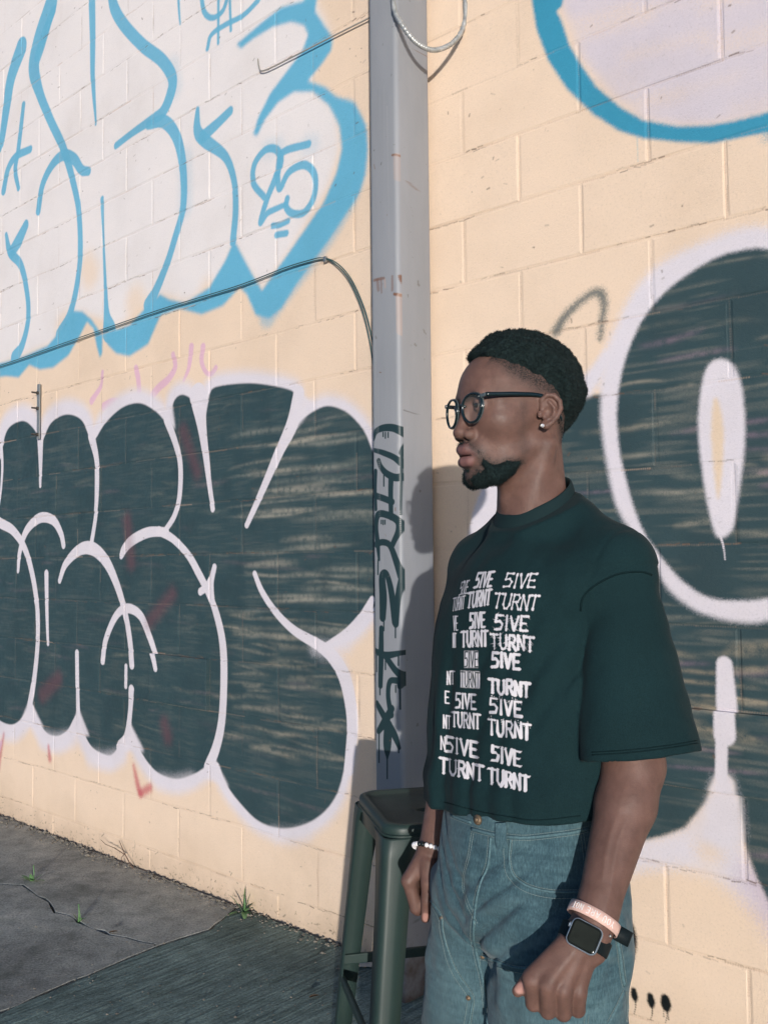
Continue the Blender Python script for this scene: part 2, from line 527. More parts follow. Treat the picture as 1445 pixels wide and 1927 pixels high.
# dark bubble letters
cv, rad, S, F = paint_tools(PL, LEFT, 2.007, 0, 700)
body = [(-330, 330), (-200, 230), (-100, 210), (-30, 300), (0, 330), (12, 270), (35, 210), (90, 185), (135, 225), (152, 285), (165, 250), (195, 190), (250, 160), (308, 182), (345, 262), (362, 250), (400, 190), (465, 132), (530, 118), (590, 150), (632, 192), (642, 165), (660, 105), (690, 85), (728, 108), (752, 165), (772, 180), (785, 120), (795, 72), (830, 52), (950, 42), (1080, 62), (1114, 88), (1105, 150), (1085, 230), (1120, 195), (1180, 150), (1240, 128), (1310, 152), (1370, 215), (1400, 280), (1450, 420), (1450, 820), (1405, 895), (1330, 980), (1235, 1025), (1250, 1075), (1288, 1150), (1312, 1300), (1308, 1450), (1270, 1600), (1190, 1690), (1080, 1725), (980, 1700), (900, 1622), (850, 1550), (822, 1478), (790, 1478), (765, 1500), (720, 1525), (660, 1538), (590, 1510), (535, 1440), (490, 1335), (475, 1370), (430, 1440), (400, 1447), (350, 1420), (318, 1365), (296, 1290), (278, 1310), (255, 1352), (220, 1375), (178, 1365), (140, 1310), (118, 1245), (100, 1280), (75, 1315), (40, 1333), (-10, 1310), (-70, 1240), (-150, 1280), (-330, 1230)]
S(body + body[:1], 62, WHITE, 0.028, 0.85, 0.5)
S(body + body[:1], 42, WHITE, 0.012, 1.0, 0.5)
F(body, DARK, 0.003, 1.0, 0.12, curve=True, dark=1.0)
for (x, y, s) in ((400, 1470, 8), (660, 1560, 8), (1100, 1760, 10), (220, 1400, 7), (1250, 1050, 8)):
    S([(x - 60, y - 8), (x, y), (x + 60, y - 14)], 34, WHITE, 0.03, 0.6, 0.8)
streaks(PL, 420, 21, (-5.3, -2.0, 0.25, 1.95), 0.05, 0.26, [srgb(138, 136, 124), srgb(118, 126, 120), srgb(132, 112, 118)])
cK = cv([(1000, 150), (1400, 900)])
streaks(PL, 60, 22, (cK[0][0] - .05, cK[1][0] - .06, cK[1][1] - .15, cK[0][1]), 0.2, 0.52, [srgb(180, 172, 156), srgb(160, 158, 146)], (0.12, 0.30), (0.005, 0.011))
cK = cv([(850, 900), (1300, 1500)])
streaks(PL, 70, 23, (cK[0][0], cK[1][0], cK[1][1], cK[0][1]), 0.15, 0.42, [srgb(176, 166, 148)])
mottle(PL, 41, 0.05)
wl = [([(-30, 330), (5, 260)], 22), ([(3, 250), (8, 350), (3, 440), (-4, 500)], [10, 8, 6]),
      ([(152, 250), (153, 340), (153, 430)], [22, 14, 8]), ([(345, 240), (365, 330), (368, 430), (362, 540), (343, 662)], [24, 17, 16, 13, 14]),
      ([(630, 180), (663, 270), (680, 350), (678, 460), (660, 540), (622, 602)], [22, 18, 17, 16, 14]),
      ([(628, 604), (560, 606), (500, 636), (470, 668), (458, 695)], [20, 24, 22, 14]),
      ([(600, 600), (655, 632), (710, 690), (750, 760), (790, 840), (818, 920), (838, 1010), (845, 1110), (842, 1250), (832, 1350), (812, 1430), (785, 1495)], [20, 18, 22, 20, 24, 26, 26, 28, 30]),
      ([(810, 737), (797, 800), (805, 880)], [16, 20, 14]), ([(802, 770), (780, 812), (757, 830)], [16, 18, 18]),
      ([(748, 90), (762, 200), (775, 300), (790, 420), (804, 517)], [60, 34, 24, 18, 16]),
      ([(1128, 80), (1105, 190), (1055, 300), (990, 450), (932, 578)], [40, 44, 32, 22, 16]),
      ([(962, 762), (990, 830), (1040, 905), (1110, 975), (1200, 1030), (1255, 1075), (1300, 1150), (1325, 1260), (1330, 1360), (1318, 1500)], [15, 18, 20, 26, 36, 46, 44, 40, 36]),
      ([(1405, 860), (1370, 935), (1310, 990), (1235, 1035)], [20, 40, 30, 20]),
      ([(68, 750), (75, 680), (100, 600), (150, 552), (200, 560), (230, 610), (240, 655)], [10, 14, 18, 20, 16, 14]),
      ([(-40, 540), (0, 570), (50, 600), (95, 670), (125, 780), (141, 900), (142, 1020), (130, 1150), (112, 1262)], [18, 18, 16, 16, 14, 18]),
      ([(175, 762), (177, 900), (181, 1027)], [15, 12, 9]),
      ([(225, 788), (248, 725), (300, 672), (350, 668), (400, 715), (440, 800), (470, 900), (490, 1010), (498, 1108)], [12, 18, 28, 26, 20, 18, 18]),
      ([(476, 1112), (475, 1188)], 11), ([(496, 1200), (490, 1290), (478, 1380), (455, 1420)], [20, 16, 22, 30]),
      ([(291, 1062), (293, 1200), (295, 1310)], [14, 14, 16]),
      ([(388, 1092), (400, 1010), (438, 922), (480, 893), (530, 920), (565, 1000), (588, 1070), (599, 1120)], [16, 16, 20, 20, 18, 14])]
for pts, w in wl: S(pts, w, WHITE, 0.0032, 0.97, 0.5)
for tri in ([(112, 1235), (70, 1340), (165, 1345)], [(295, 1265), (262, 1375), (338, 1375)], [(490, 1325), (450, 1430), (545, 1435)], [(812, 1465), (750, 1525), (865, 1570)], [(1125, 70), (1075, 270), (1190, 120)], [(345, 225), (340, 250), (375, 215)], [(650, 120), (625, 185), (662, 215)]):
    F(tri, WHITE, 0.007, 0.92, 0.5, curve=False)
for pts, w in (([(183, 1415), (188, 1462)], [6, 12]), ([(505, 1490), (520, 1560), (530, 1595)], [8, 16, 14]), ([(530, 1592), (566, 1572)], 18), ([(14, 1370), (4, 1430), (-5, 1500)], [5, 10])):
    S(pts, w, RED, 0.014, 0.75, 1.0)
for pts in ([(690, 220), (745, 380)], [(650, 840), (560, 950)], [(160, 1220), (220, 1160)], [(620, 1330), (632, 1380)], [(495, 720), (480, 560)]):
    S(pts, 30, srgb(130, 70, 80), 0.03, 0.35, 1.0)
S([(4, 1400), (-10, 1450)], 8, srgb(214, 170, 200), 0.01, 0.8)
weather(PL, LEFT, 5, 520)

# ---- right length: blue ringed fill above, a big dark zero below
PR = Paint(-1.99, 0.0, -0.06, 3.45, 0.0019, CREAM, 4)
cv, rad, S, F = paint_tools(PR, RIGHT, 2.312, 820, 0)
F([(440, -380), (560, 60), (640, 260), (780, 430), (900, 515), (1050, 545), (1180, 545), (1300, 525), (1445, 488), (1800, 350), (1900, -380)], srgb(214, 204, 212), 0.015, 1.0, 0.4, curve=False)
for k in range(26):
    x, y = rng.uniform(600, 1700), rng.uniform(-200, 480)
    S([(x - 160, y + 40), (x, y), (x + 170, y - 50)], rng.uniform(16, 44), CREAM, 0.03, rng.uniform(.12, .4), 1.0)
F([(360, -380), (408, -60), (418, 10), (438, 130), (488, 260), (570, 385), (680, 492), (800, 570), (900, 600), (1050, 617), (1200, 622), (1300, 602), (1445, 575), (1800, 440), (1800, 380), (1445, 487), (1300, 525), (1180, 545), (1050, 548), (900, 520), (800, 462), (700, 375), (630, 275), (580, 190), (548, 90), (525, 45), (548, 25), (556, -20), (470, -380)], BLUE2, 0.0035, 1.0, 0.5, curve=False)
S([(876, 590), (878, 640), (880, 700)], [5, 4, 2], srgb(130, 185, 205), 0.003, 0.7)
S([(1445, 590), (1560, 545)], 30, BLUE2, 0.02, 0.6, 1.0)
S([(522, 1440), (560, 1380), (630, 1310), (690, 1272), (722, 1285), (732, 1330), (722, 1400), (716, 1470)], [40, 34, 30, 34, 40, 32, 26, 20], srgb(112, 116, 112), 0.013, 0.95, 0.8)
cv, rad, S, F = paint_tools(PR, RIGHT, 1.0, 0, 0)
low = [(905, 1085), (925, 985), (948, 912), (985, 830), (1030, 770), (1075, 752), (1140, 738), (1180, 735), (1300, 700), (1620, 690), (1720, 1400), (1700, 2000), (1500, 1800), (1443, 1690), (1425, 1655), (1413, 1625), (1399, 1578), (1390, 1510), (1387, 1470), (1375, 1455), (1352, 1455), (1349, 1464), (1326, 1513), (1289, 1558), (1251, 1573), (1213, 1582), (1175, 1594), (1100, 1620), (960, 1620), (890, 1500), (880, 1250)]
S(low[:6], 70, WHITE, 0.02, 0.95, 0.5)
F([(1180, 1590), (1215, 1582), (1251, 1573), (1289, 1558), (1326, 1513), (1349, 1464), (1352, 1240), (1378, 1240), (1390, 1510), (1399, 1578), (1413, 1628), (1445, 1690), (1480, 1740), (1450, 1730), (1400, 1690), (1330, 1640), (1240, 1622), (1170, 1625)], WHITE, 0.02, 1.0, 0.6, curve=False)
S([(1150, 1625), (1230, 1612), (1300, 1600)], 40, WHITE, 0.03, 0.8, 0.8)
S([(1420, 1660), (1470, 1740), (1540, 1820)], 60, srgb(206, 190, 206), 0.05, 0.8, 0.9)
F(low, DARK, 0.004, 1.0, 0.6, curve=False, dark=1.0)
S([(1335, 1600), (1332, 1545)], [50, 10], CREAM, 0.03, 0.7, 0.9)
S([(935, 918), (915, 960), (900, 1010), (888, 1065), (872, 1110)], [46, 44, 38, 30], WHITE, 0.008, 1.0, 0.5)
cv, rad, S, F = paint_tools(PR, RIGHT, 2.349, 1030, 430)
ring_in = [(975, 90), (860, 95), (740, 130), (600, 215), (490, 310), (410, 420), (350, 560), (320, 680), (308, 800), (315, 950), (340, 1080), (380, 1230), (430, 1350), (500, 1450), (600, 1560), (700, 1625), (800, 1645), (975, 1635), (1200, 1560), (1420, 1300), (1500, 900), (1420, 400), (1200, 160)]
ring_out = [(975, 5), (860, 10), (740, 50), (560, 130), (450, 210), (380, 300), (320, 420), (270, 540), (240, 700), (235, 850), (255, 1000), (290, 1180), (330, 1280), (400, 1370), (470, 1470), (530, 1590), (640, 1680), (750, 1722), (860, 1742), (975, 1735), (1260, 1650), (1500, 1350), (1580, 900), (1500, 350), (1240, 70)]
S([(165, 700), (215, 640), (262, 560)], [80, 70, 50], WHITE, 0.014, 1.0, 0.5)
F(ring_out, WHITE, 0.006, 1.0, 0.5, curve=True)
S(ring_out[:9], 30, WHITE, 0.022, 0.8, 0.7)
F(ring_in, DARK, 0.004, 1.0, 0.6, curve=True, dark=1.0)
streaks(PR, 270, 31, (-1.8, -0.3, 0.45, 2.2), 0.12, 0.55, [srgb(172, 162, 144), srgb(150, 146, 134), srgb(156, 128, 146)])
cw = cv([(150, 1750), (900, 2350)])
streaks(PR, 50, 33, (-1.3, -0.6, cw[1][1], cw[0][1]), 0.25, 0.7, [srgb(178, 162, 138)])
mottle(PR, 51, 0.13)
F([(760, 575), (820, 600), (858, 700), (872, 850), (868, 1000), (842, 1200), (815, 1335), (765, 1368), (735, 1335), (700, 1180), (675, 1000), (666, 850), (680, 700), (710, 605)], WHITE, 0.0035, 1.0, 0.4)
F([(737, 745), (764, 790), (778, 900), (774, 1050), (755, 1200), (738, 1100), (724, 900)], srgb(232, 208, 182), 0.004, 1.0, 0.5)
S([(764, 1360), (780, 1415), (786, 1462)], [11, 8, 6], WHITE, 0.002)
cv, rad, S, F = paint_tools(PR, RIGHT, 2.649, 1100, 1200)
S([(697, 135), (706, 300), (712, 480)], [80, 100, 110], WHITE, 0.005, 1.0, 0.4)
S([(697, 520), (695, 690)], [62, 60], WHITE, 0.004, 1.0, 0.4)
F([(668, 685), (740, 690), (775, 820), (790, 1000), (690, 1060), (560, 1000)], WHITE, 0.012, 1.0, 0.5, curve=False)
for x, y, w, hh in ((248, 1785, 36, 22), (331, 1815, 40, 24), (405, 1828, 54, 24)):
    S([(x - 3, y - hh), (x, y), (x + 2, y + hh * .8)], [w * .8, w, w * .7], srgb(16, 26, 28, 0.5), 0.004, 1.0, 0.5)
    S([(x + 4, y + hh), (x + 6, y + 60), (x - 2, y + 92)], [9, 7, 5], srgb(16, 26, 28, 0.5), 0.002)
S([(412, 1840), (418, 1905)], 6, srgb(16, 26, 28, 0.5), 0.002); S([(392, 1840), (394, 1890)], 6, srgb(16, 26, 28, 0.5), 0.002)
S([(205, 1390), (235, 1450), (242, 1530), (225, 1610), (190, 1690)], [20, 36, 36, 24], srgb(20, 30, 32, 0.6), 0.006, 1.0, 0.6)
weather(PR, RIGHT, 6, 240)

def wall_material(name, paint, root):
    t = NT(name, 0.62, 0.35)
    co = t.coords(root)
    sep = t.n('ShaderNodeSeparateXYZ'); t.l(co, sep.inputs[0])
    u = t.math('DIVIDE', t.math('SUBTRACT', sep.outputs[0], paint.u0), paint.u1 - paint.u0)
    v = t.math('DIVIDE', t.math('SUBTRACT', sep.outputs[2], paint.v0), paint.v1 - paint.v0)
    cb = t.n('ShaderNodeCombineXYZ'); t.l(u, cb.inputs[0]); t.l(v, cb.inputs[1])
    im = t.n('ShaderNodeTexImage'); im.image = paint.image(name + '_paint'); im.extension = 'EXTEND'; im.interpolation = 'Linear'
    t.l(cb.outputs[0], im.inputs[0])
    col = im.outputs[0]
    blot = t.noise(co, 2.6, 5, 0.6)
    col = t.mix(1.0, col, t.ramp(blot, [(0.25, (0.90, 0.885, 0.865)), (0.5, (0.985, 0.98, 0.975)), (0.75, (1.03, 1.02, 1.01))]), 'MULTIPLY')
    speck = t.noise(co, 170, 3, 0.7)
    col = t.mix(1.0, col, t.ramp(speck, [(0.28, (0.86, 0.86, 0.86)), (0.42, (0.99, 0.99, 0.99)), (0.75, (1.04, 1.04, 1.04))]), 'MULTIPLY')
    damp = t.ramp(t.math('ADD', sep.outputs[2], t.math('MULTIPLY', t.noise(co, 9, 4), 0.22)), [(0.02, (0.62, 0.60, 0.56)), (0.2, (0.93, 0.92, 0.90)), (0.34, (1, 1, 1))])
    col = t.mix(1.0, col, damp, 'MULTIPLY')
    t.base(col)
    t.l(t.ramp(t.noise(co, 30, 4), [(0.3, (0.5,) * 3), (0.7, (0.74,) * 3)]), t.b.inputs['Roughness'])
    h = t.math('ADD', t.math('MULTIPLY', t.noise(co, 240, 4, 0.7), 0.5), t.math('MULTIPLY', t.noise(co, 42, 5, 0.6), 0.55))
    n1 = t.bump(h, 0.45, 0.004)
    vor = t.n('ShaderNodeTexVoronoi'); vor.inputs['Scale'].default_value = 95; t.l(co, vor.inputs['Vector'])
    pit = t.ramp(vor.outputs['Distance'], [(0.10, (0, 0, 0)), (0.24, (1, 1, 1))])
    t.bump(pit, 0.16, 0.003, n1)
    return t.m

def block_mesh(L, H, key, depth=0.03):
    """one concrete block: softened front face standing in front of the joint"""
    r = np.random.default_rng(abs(hash(key)) % (2 ** 31) if not isinstance(key, int) else key)
    c = 0.0052
    j = lambda: r.normal(0, 0.0010)
    fr = [(c + j(), 0, c + j()), (L - c + j(), 0, c + j()), (L - c + j(), 0, H - c + j()), (c + j(), 0, H - c + j())]
    md = [(j() * .6, c * 0.26, j() * .6), (L + j() * .6, c * 0.26, j() * .6), (L + j() * .6, c * 0.26, H + j() * .6), (j() * .6, c * 0.26, H + j() * .6)]
    bk = [(0, depth, 0), (L, depth, 0), (L, depth, H), (0, depth, H)]
    V = fr + md + bk
    Fc = [(0, 1, 2, 3)]
    for a, b in ((0, 4), (4, 8)):
        for k in range(4):
            Fc.append((a + k, b + k, b + (k + 1) % 4, a + (k + 1) % 4))
    me = bpy.data.meshes.new('block')
    me.from_pydata(V, [], Fc); me.update()
    return me

def build_wall(W, paint, label, zmax, proud, skip=()):
    root = empty('block_wall', (math.cos(W['a']) * W['h'], math.sin(W['a']) * W['h'], 0), W['a'] - PI / 2)
    tag(root, label, 'wall')
    mat = wall_material('painted_blockwork_' + ('blue' if W is LEFT else 'ring'), paint, root)
    r = np.random.default_rng(17 if W is LEFT else 18)
    ztop = zmax + 0.02
    mt = [(W['t0'], 0.0013, -0.15), (W['t1'], 0.0013, -0.15), (W['t1'], 0.0013, ztop), (W['t0'], 0.0013, ztop),
          (W['t0'], 0.2, -0.15), (W['t1'], 0.2, -0.15), (W['t1'], 0.2, ztop), (W['t0'], 0.2, ztop)]
    mesh('mortar_bed', mt, [(0, 1, 2, 3), (5, 4, 7, 6), (4, 0, 3, 7), (1, 5, 6, 2), (3, 2, 6, 7), (4, 5, 1, 0)], mat, root)
    cache = {}
    i = -7
    while True:
        za, zb = Z0 + i * COURSE + JOINT / 2, Z0 + (i + 1) * COURSE - JOINT / 2
        if zb > zmax: break
        if i == -7: za = -0.05
        k0 = W['kt'] + (0.5 * PITCHB if i % 2 else 0.0)
        k = math.floor((W['t0'] - k0) / PITCHB)
        while k0 + k * PITCHB < W['t1']:
            a = max(W['t0'], k0 + k * PITCHB + JOINT / 2); b = min(W['t1'], k0 + (k + 1) * PITCHB - JOINT / 2)
            k += 1
            if b - a < 0.05: continue
            L, H = round(b - a, 4), round(zb - za, 4)
            key = (L, H, int(r.integers(5)))
            if key not in cache:
                cache[key] = block_mesh(L, H, int(L * 1e4) * 7 + int(H * 1e4) * 31 + key[2])
                cache[key].materials.append(mat)
            o = link(bpy.data.objects.new('block', cache[key]), root)
            y = r.normal(0, 0.0007)
            for (ta, tb, ii, off) in proud:
                if ii == i and ta < (a + b) / 2 < tb: y = off
            o.location = (a, y, za)
            o.rotation_euler = (r.normal(0, .0015), 0, r.normal(0, .0012))
        i += 1
    return root

uvL = onwall(328, 1290, LEFT)
left_wall = build_wall(LEFT, PL, 'long cream block wall left of the steel column, blue and white graffiti over dark bubble letters', 4.35,
                       [(uvL[0] - .23, uvL[0] + .23, -3, -0.016)])
uvR = onwall(1415, 1440, RIGHT)
right_wall = build_wall(RIGHT, PR, 'cream block wall behind the man, right of the column, with big dark zero and blue curve', 3.35,
                        [(uvR[0] - .2, uvR[0] + .4, -3, -0.018)])

# ------------------------------------------------------------------ ground
def ground_material(name, base, broom=False, seed=0.0):
    t = NT(name, 0.9, 0.2)
    co0 = t.coords()
    off = t.n('ShaderNodeVectorMath'); off.operation = 'ADD'; off.inputs[1].default_value = (seed, seed * 2, 0); t.l(co0, off.inputs[0])
    co = off.outputs[0]
    big = t.noise(co, 1.7, 6, 0.62)
    mid = t.noise(co, 14, 6, 0.65)
    fin = t.noise(co, 130, 5, 0.75)
    c = t.ramp(big, [(0.3, tuple(x * .74 for x in base)), (0.5, base), (0.72, tuple(x * 1.3 for x in base))])
    c = t.mix(1.0, c, t.ramp(mid, [(0.3, (.66, .68, .66)), (0.52, (1, 1, 1)), (0.75, (1.32, 1.28, 1.25))]), 'MULTIPLY')
    c = t.mix(1.0, c, t.ramp(fin, [(0.3, (.42, .43, .42)), (0.5, (1, 1, 1)), (0.64, (1.35, 1.35, 1.32)), (0.74, (2.6, 2.55, 2.5))]), 'MULTIPLY')
    h = t.math('ADD', t.math('MULTIPLY', fin, 0.8), t.math('MULTIPLY', mid, 1.2))
    if broom:
        mp = t.n('ShaderNodeMapping'); mp.inputs['Rotation'].default_value = (0, 0, broom)
        t.l(co, mp.inputs['Vector'])
        br = t.noise(t.scale(mp.outputs[0], (5.0, 75, 1)), 1.0, 4, 0.6)
        c = t.mix(1.0, c, t.ramp(br, [(0.34, (.66, .68, .68)), (0.5, (1, 1, 1)), (0.68, (1.38, 1.38, 1.36))]), 'MULTIPLY')
        h = t.math('ADD', h, t.math('MULTIPLY', br, 2.2))
    stain = t.noise(co, 3.4, 3, 0.5, 0.8)
    c = t.mix(1.0, c, t.ramp(stain, [(0.28, (.74, .76, .75)), (0.42, (1, 1, 1)), (0.62, (1, 1, 1)), (0.74, (1.28, 1.25, 1.2))]), 'MULTIPLY')
    t.base(c)
    t.bump(h, 0.9, 0.006)
    return t.m

soil = ground_material('damp_soil', (0.055, 0.052, 0.042), seed=3.0)
old_concrete = ground_material('aged_concrete', (0.37, 0.375, 0.345), seed=1.0)
broomed = ground_material('broomed_concrete', (0.185, 0.25, 0.232), broom=math.radians(-48), seed=5.0)

def sheet(name, x0, x1, y0, y1, z, mat, n=1):
    V = [(x0, y0, z), (x1, y0, z), (x1, y1, z), (x0, y1, z)]
    return mesh(name, V, [(0, 1, 2, 3)], mat)
g = sheet('ground', -150, 150, -150, 150, -0.009, soil)
tag(g, kind='structure')

def gpt(px, py, z=0.0):
    r = ray(px, py)
    k = (z - CAMZ) / r[2]
    return np.array([r[0] * k, r[1] * k])

def slab(name, outline, mat, label=None, thick=0.028, seed=1, rough=0.0):
    """a poured slab: top face with a chipped edge all round"""
    r = random.Random(seed)
    P = [Vector((p[0], p[1])) for p in outline]
    Q = []
    for i, p in enumerate(P):
        q = P[(i + 1) % len(P)]
        L = (q - p).length
        k = max(1, min(60, int(L / 0.045))) if L < 3 else 1
        d = (q - p); nrm = Vector((-d.y, d.x)).normalized() if L > 0 else Vector((0, 0))
        for j in range(k):
            f = j / k
            a = rough if (j > 0 and k > 1) else 0
            Q.append(p + d * f + nrm * r.gauss(0, 1) * a)
    n = len(Q)
    c = sum(Q, Vector((0, 0))) / n
    V = [(p.x, p.y, 0.0) for p in Q] + [(p.x, p.y, -thick) for p in Q]
    Fc = [tuple(range(n))] + [(i, n + i, n + (i + 1) % n, (i + 1) % n) for i in range(n)]
    o = mesh(name, V, Fc, mat)
    bm = bmesh.new(); bm.from_mesh(o.data)
    bmesh.ops.recalc_face_normals(bm, faces=bm.faces)
    top = [f for f in bm.faces if len(f.verts) > 6]
    es = [e for f in top for e in f.edges]
    try:
        bmesh.ops.bevel(bm, geom=es, offset=0.0012, segments=1, affect='EDGES')
    except Exception:
        pass
    bmesh.ops.triangulate(bm, faces=[f for f in bm.faces if len(f.verts) > 4])
    bm.to_mesh(o.data); bm.free()
    tag(o, label, kind='structure')
    return o

# the crack runs across the old slab; the straight joint divides old concrete from the broomed pour
crack = [gpt(x, y) for x, y in ((-420, 1640), (-200, 1652), (-60, 1660), (0, 1664), (42, 1666), (62, 1680), (92, 1698), (103, 1718), (128, 1722), (160, 1742), (206, 1760), (236, 1764), (262, 1772), (292, 1778))]
joint = [gpt(x, y) for x, y in ((395, 1750), (292, 1783), (190, 1826), (60, 1880), (-60, 1935), (-500, 2180))]
dn = np.array([math.sin(LEFT['a']), -math.cos(LEFT['a'])]); nn = np.array([math.cos(LEFT['a']), math.sin(LEFT['a'])])
def foot(t, off=-0.012): return nn * (LEFT['h'] + off) + dn * t
def arr(*parts): return [p for part in parts for p in part]
gap = 0.0028
up_crack = [c + np.array([0.002, gap + 0.002 * math.sin(i * 2.1)]) for i, c in enumerate(crack)]
lo_crack = [c - np.array([0.002, gap + 0.002 * math.cos(i * 1.7)]) for i, c in enumerate(crack)]
jl = [p + np.array([-0.003, 0.004]) for p in joint]
jr = [p - np.array([-0.003, 0.004]) for p in joint]
tj = (joint[0] + np.array([0.10, 0.26]))
t_split = float(tj @ dn)
fj = foot(t_split)
slab('pavement', arr([foot(-9)], [foot(t_split - .004)], [jl[0]], [jl[1]], up_crack[::-1], [up_crack[0] + np.array([-8, 0.3])]), old_concrete, None, seed=2, rough=0.0035)
slab('pavement', arr(lo_crack, jl[1:], [np.array([-9, -3.0])], [lo_crack[0] + np.array([-8, 0.3])]), old_concrete, None, seed=3, rough=0.0035)
slab('pavement', arr([fj + dn * .004], [foot(1.2)], [np.array([9, -9])], [np.array([-9, -9])], [np.array([-9, -3.1])], jr[::-1]), broomed, None, seed=4, rough=0.0015)

# broken mortar and grit heaped where the pavement meets the wall
r_ = random.Random(5)
V, Fc = [], []
for k in range(900):
    t = r_.uniform(-5.2, -1.2)
    Wd = LEFT if t < -1.98 else RIGHT
    n2 = np.array([math.cos(Wd['a']), math.sin(Wd['a'])]); d2 = np.array([math.sin(Wd['a']), -math.cos(Wd['a'])])
    s = abs(r_.gauss(0, 0.004)) + 0.0015
    p = n2 * (Wd['h'] - 0.006 - abs(r_.gauss(0, 0.035))) + d2 * t
    b = len(V)
    for q in range(6):
        a_ = [(1, 0, 0), (-1, 0, 0), (0, 1, 0), (0, -1, 0), (0, 0, 1), (0, 0, -1)][q]
        V.append((p[0] + a_[0] * s * r_.uniform(.6, 1.3), p[1] + a_[1] * s * r_.uniform(.6, 1.3), s * .4 + a_[2] * s * r_.uniform(.4, .9)))
    for f in ((0, 2, 4), (2, 1, 4), (1, 3, 4), (3, 0, 4), (2, 0, 5), (1, 2, 5), (3, 1, 5), (0, 3, 5)): Fc.append(tuple(b + x for x in f))
for k in range(520):                                          # loose stones out on the slabs
    p = gpt(r_.uniform(-150, 760), 1560 + 420 * r_.random() ** .6)
    if p @ nn > LEFT['h'] - .03: continue
    s = abs(r_.gauss(0, 0.0018)) + 0.0008
    b = len(V)
    for q in range(6):
        a_ = [(1, 0, 0), (-1, 0, 0), (0, 1, 0), (0, -1, 0), (0, 0, 1), (0, 0, -1)][q]
        V.append((p[0] + a_[0] * s * r_.uniform(.6, 1.3), p[1] + a_[1] * s * r_.uniform(.6, 1.3), s * .4 + a_[2] * s * r_.uniform(.4, .9)))
    for f in ((0, 2, 4), (2, 1, 4), (1, 3, 4), (3, 0, 4), (2, 0, 5), (1, 2, 5), (3, 1, 5), (0, 3, 5)): Fc.append(tuple(b + x for x in f))
grit = mesh('gravel', V, Fc, plain('grit', (0.20, 0.18, 0.15), 0.9, grain=0.5))
tag(grit, kind='stuff')

# ------------------------------------------------------------------ steel column
CA = LEFT['a']
col_d = np.array([math.sin(CA), -math.cos(CA)]); col_n = np.array([math.cos(CA), math.sin(CA)])
z0c = 2.80
corner = np.array([(754 - 722.5) / FPX * z0c, z0c])
CW, CD = 0.118, 0.158
CH = 4.6
cc = corner - col_d * CW / 2 + col_n * CD / 2
col_root = empty('steel_column', (cc[0], cc[1], 0), CA - PI / 2)
tag(col_root, 'tall grey painted steel column with dripping black tag lettering, standing against the block wall', 'column')
# flat paint sheet for the column: u runs round the outside face (0..CW), v is height
PC = Paint(-0.02, CW + 0.12, 0.0, 3.2, 0.0012, srgb(148, 150, 155), 9)
def oncol(px, py):
    n = np.array([*col_n, 0]); d = np.array([*col_d, 0])
    o = np.array([cc[0], cc[1], CAMZ]) - n * CD / 2
    r = ray(px, py)
    P = r * ((np.array([o[0], o[1], 0]) @ n) / (r @ n))
    return (P - np.array([cc[0], cc[1], 0])) @ d + CW / 2, P[2] + CAMZ
def oncol_path(pts, w, s=2.57, ox=660, oy=750):
    if s > 2: pts = [((x - 105) * 1.10 + 107, y) for x, y in pts]
    return width_path([oncol(x / s + ox, y / s + oy) for x, y in pts], 0.003, [q / s / 2 * z0c / FPX * 1.5 for q in (w if hasattr(w, '__len__') else [w])] if hasattr(w, '__len__') else w / s / 2 * z0c / FPX * 1.5)
INK = srgb(38, 58, 62)
for pts, w in (([(108, 195), (118, 160), (150, 142), (195, 142), (232, 165), (240, 205), (228, 260)], [12, 20, 24, 26, 28, 30, 24]),
               ([(105, 248), (150, 262), (205, 290), (238, 335), (235, 370), (205, 382), (165, 362), (140, 330), (130, 300)], [14, 20, 22, 24, 26, 24, 20, 18]),
               ([(185, 380), (183, 450), (185, 575)], [24, 22, 20]), ([(116, 352), (114, 440), (118, 535)], [18, 17, 14]),
               ([(112, 468), (150, 482), (190, 500)], 22), ([(132, 780), (126, 700), (118, 620), (128, 562), (165, 562), (212, 590), (216, 640), (192, 705)], [10, 20, 22, 24, 24, 26, 24, 22]),
               ([(118, 705), (150, 695), (180, 712), (205, 780), (225, 860)], [22, 22, 22, 26, 24]),
               ([(148, 1060), (150, 960), (146, 860), (165, 850), (185, 930), (203, 1080)], [28, 34, 28, 22, 26, 30]),
               ([(232, 850), (214, 960), (205, 1090)], [22, 24, 26]), ([(142, 1112), (141, 1250), (138, 1390)], [20, 24, 20]),
               ([(114, 1220), (160, 1242), (234, 1230)], [18, 24, 16]), ([(165, 1255), (200, 1310), (232, 1350), (222, 1390)], [22, 24, 28, 22]),
               ([(215, 1365), (180, 1370), (172, 1440), (185, 1530)], [22, 20, 20, 24]), ([(122, 1475), (160, 1550), (200, 1630), (220, 1690)], [20, 26, 28, 14]),
               ([(188, 1500), (160, 1560), (130, 1610)], [24, 30, 20]), ([(172, 1580), (168, 1680), (168, 1740)], [36, 34, 8])):
    PC.stroke(oncol_path(pts, w), INK, 0.0012, 1.0, 0.3)
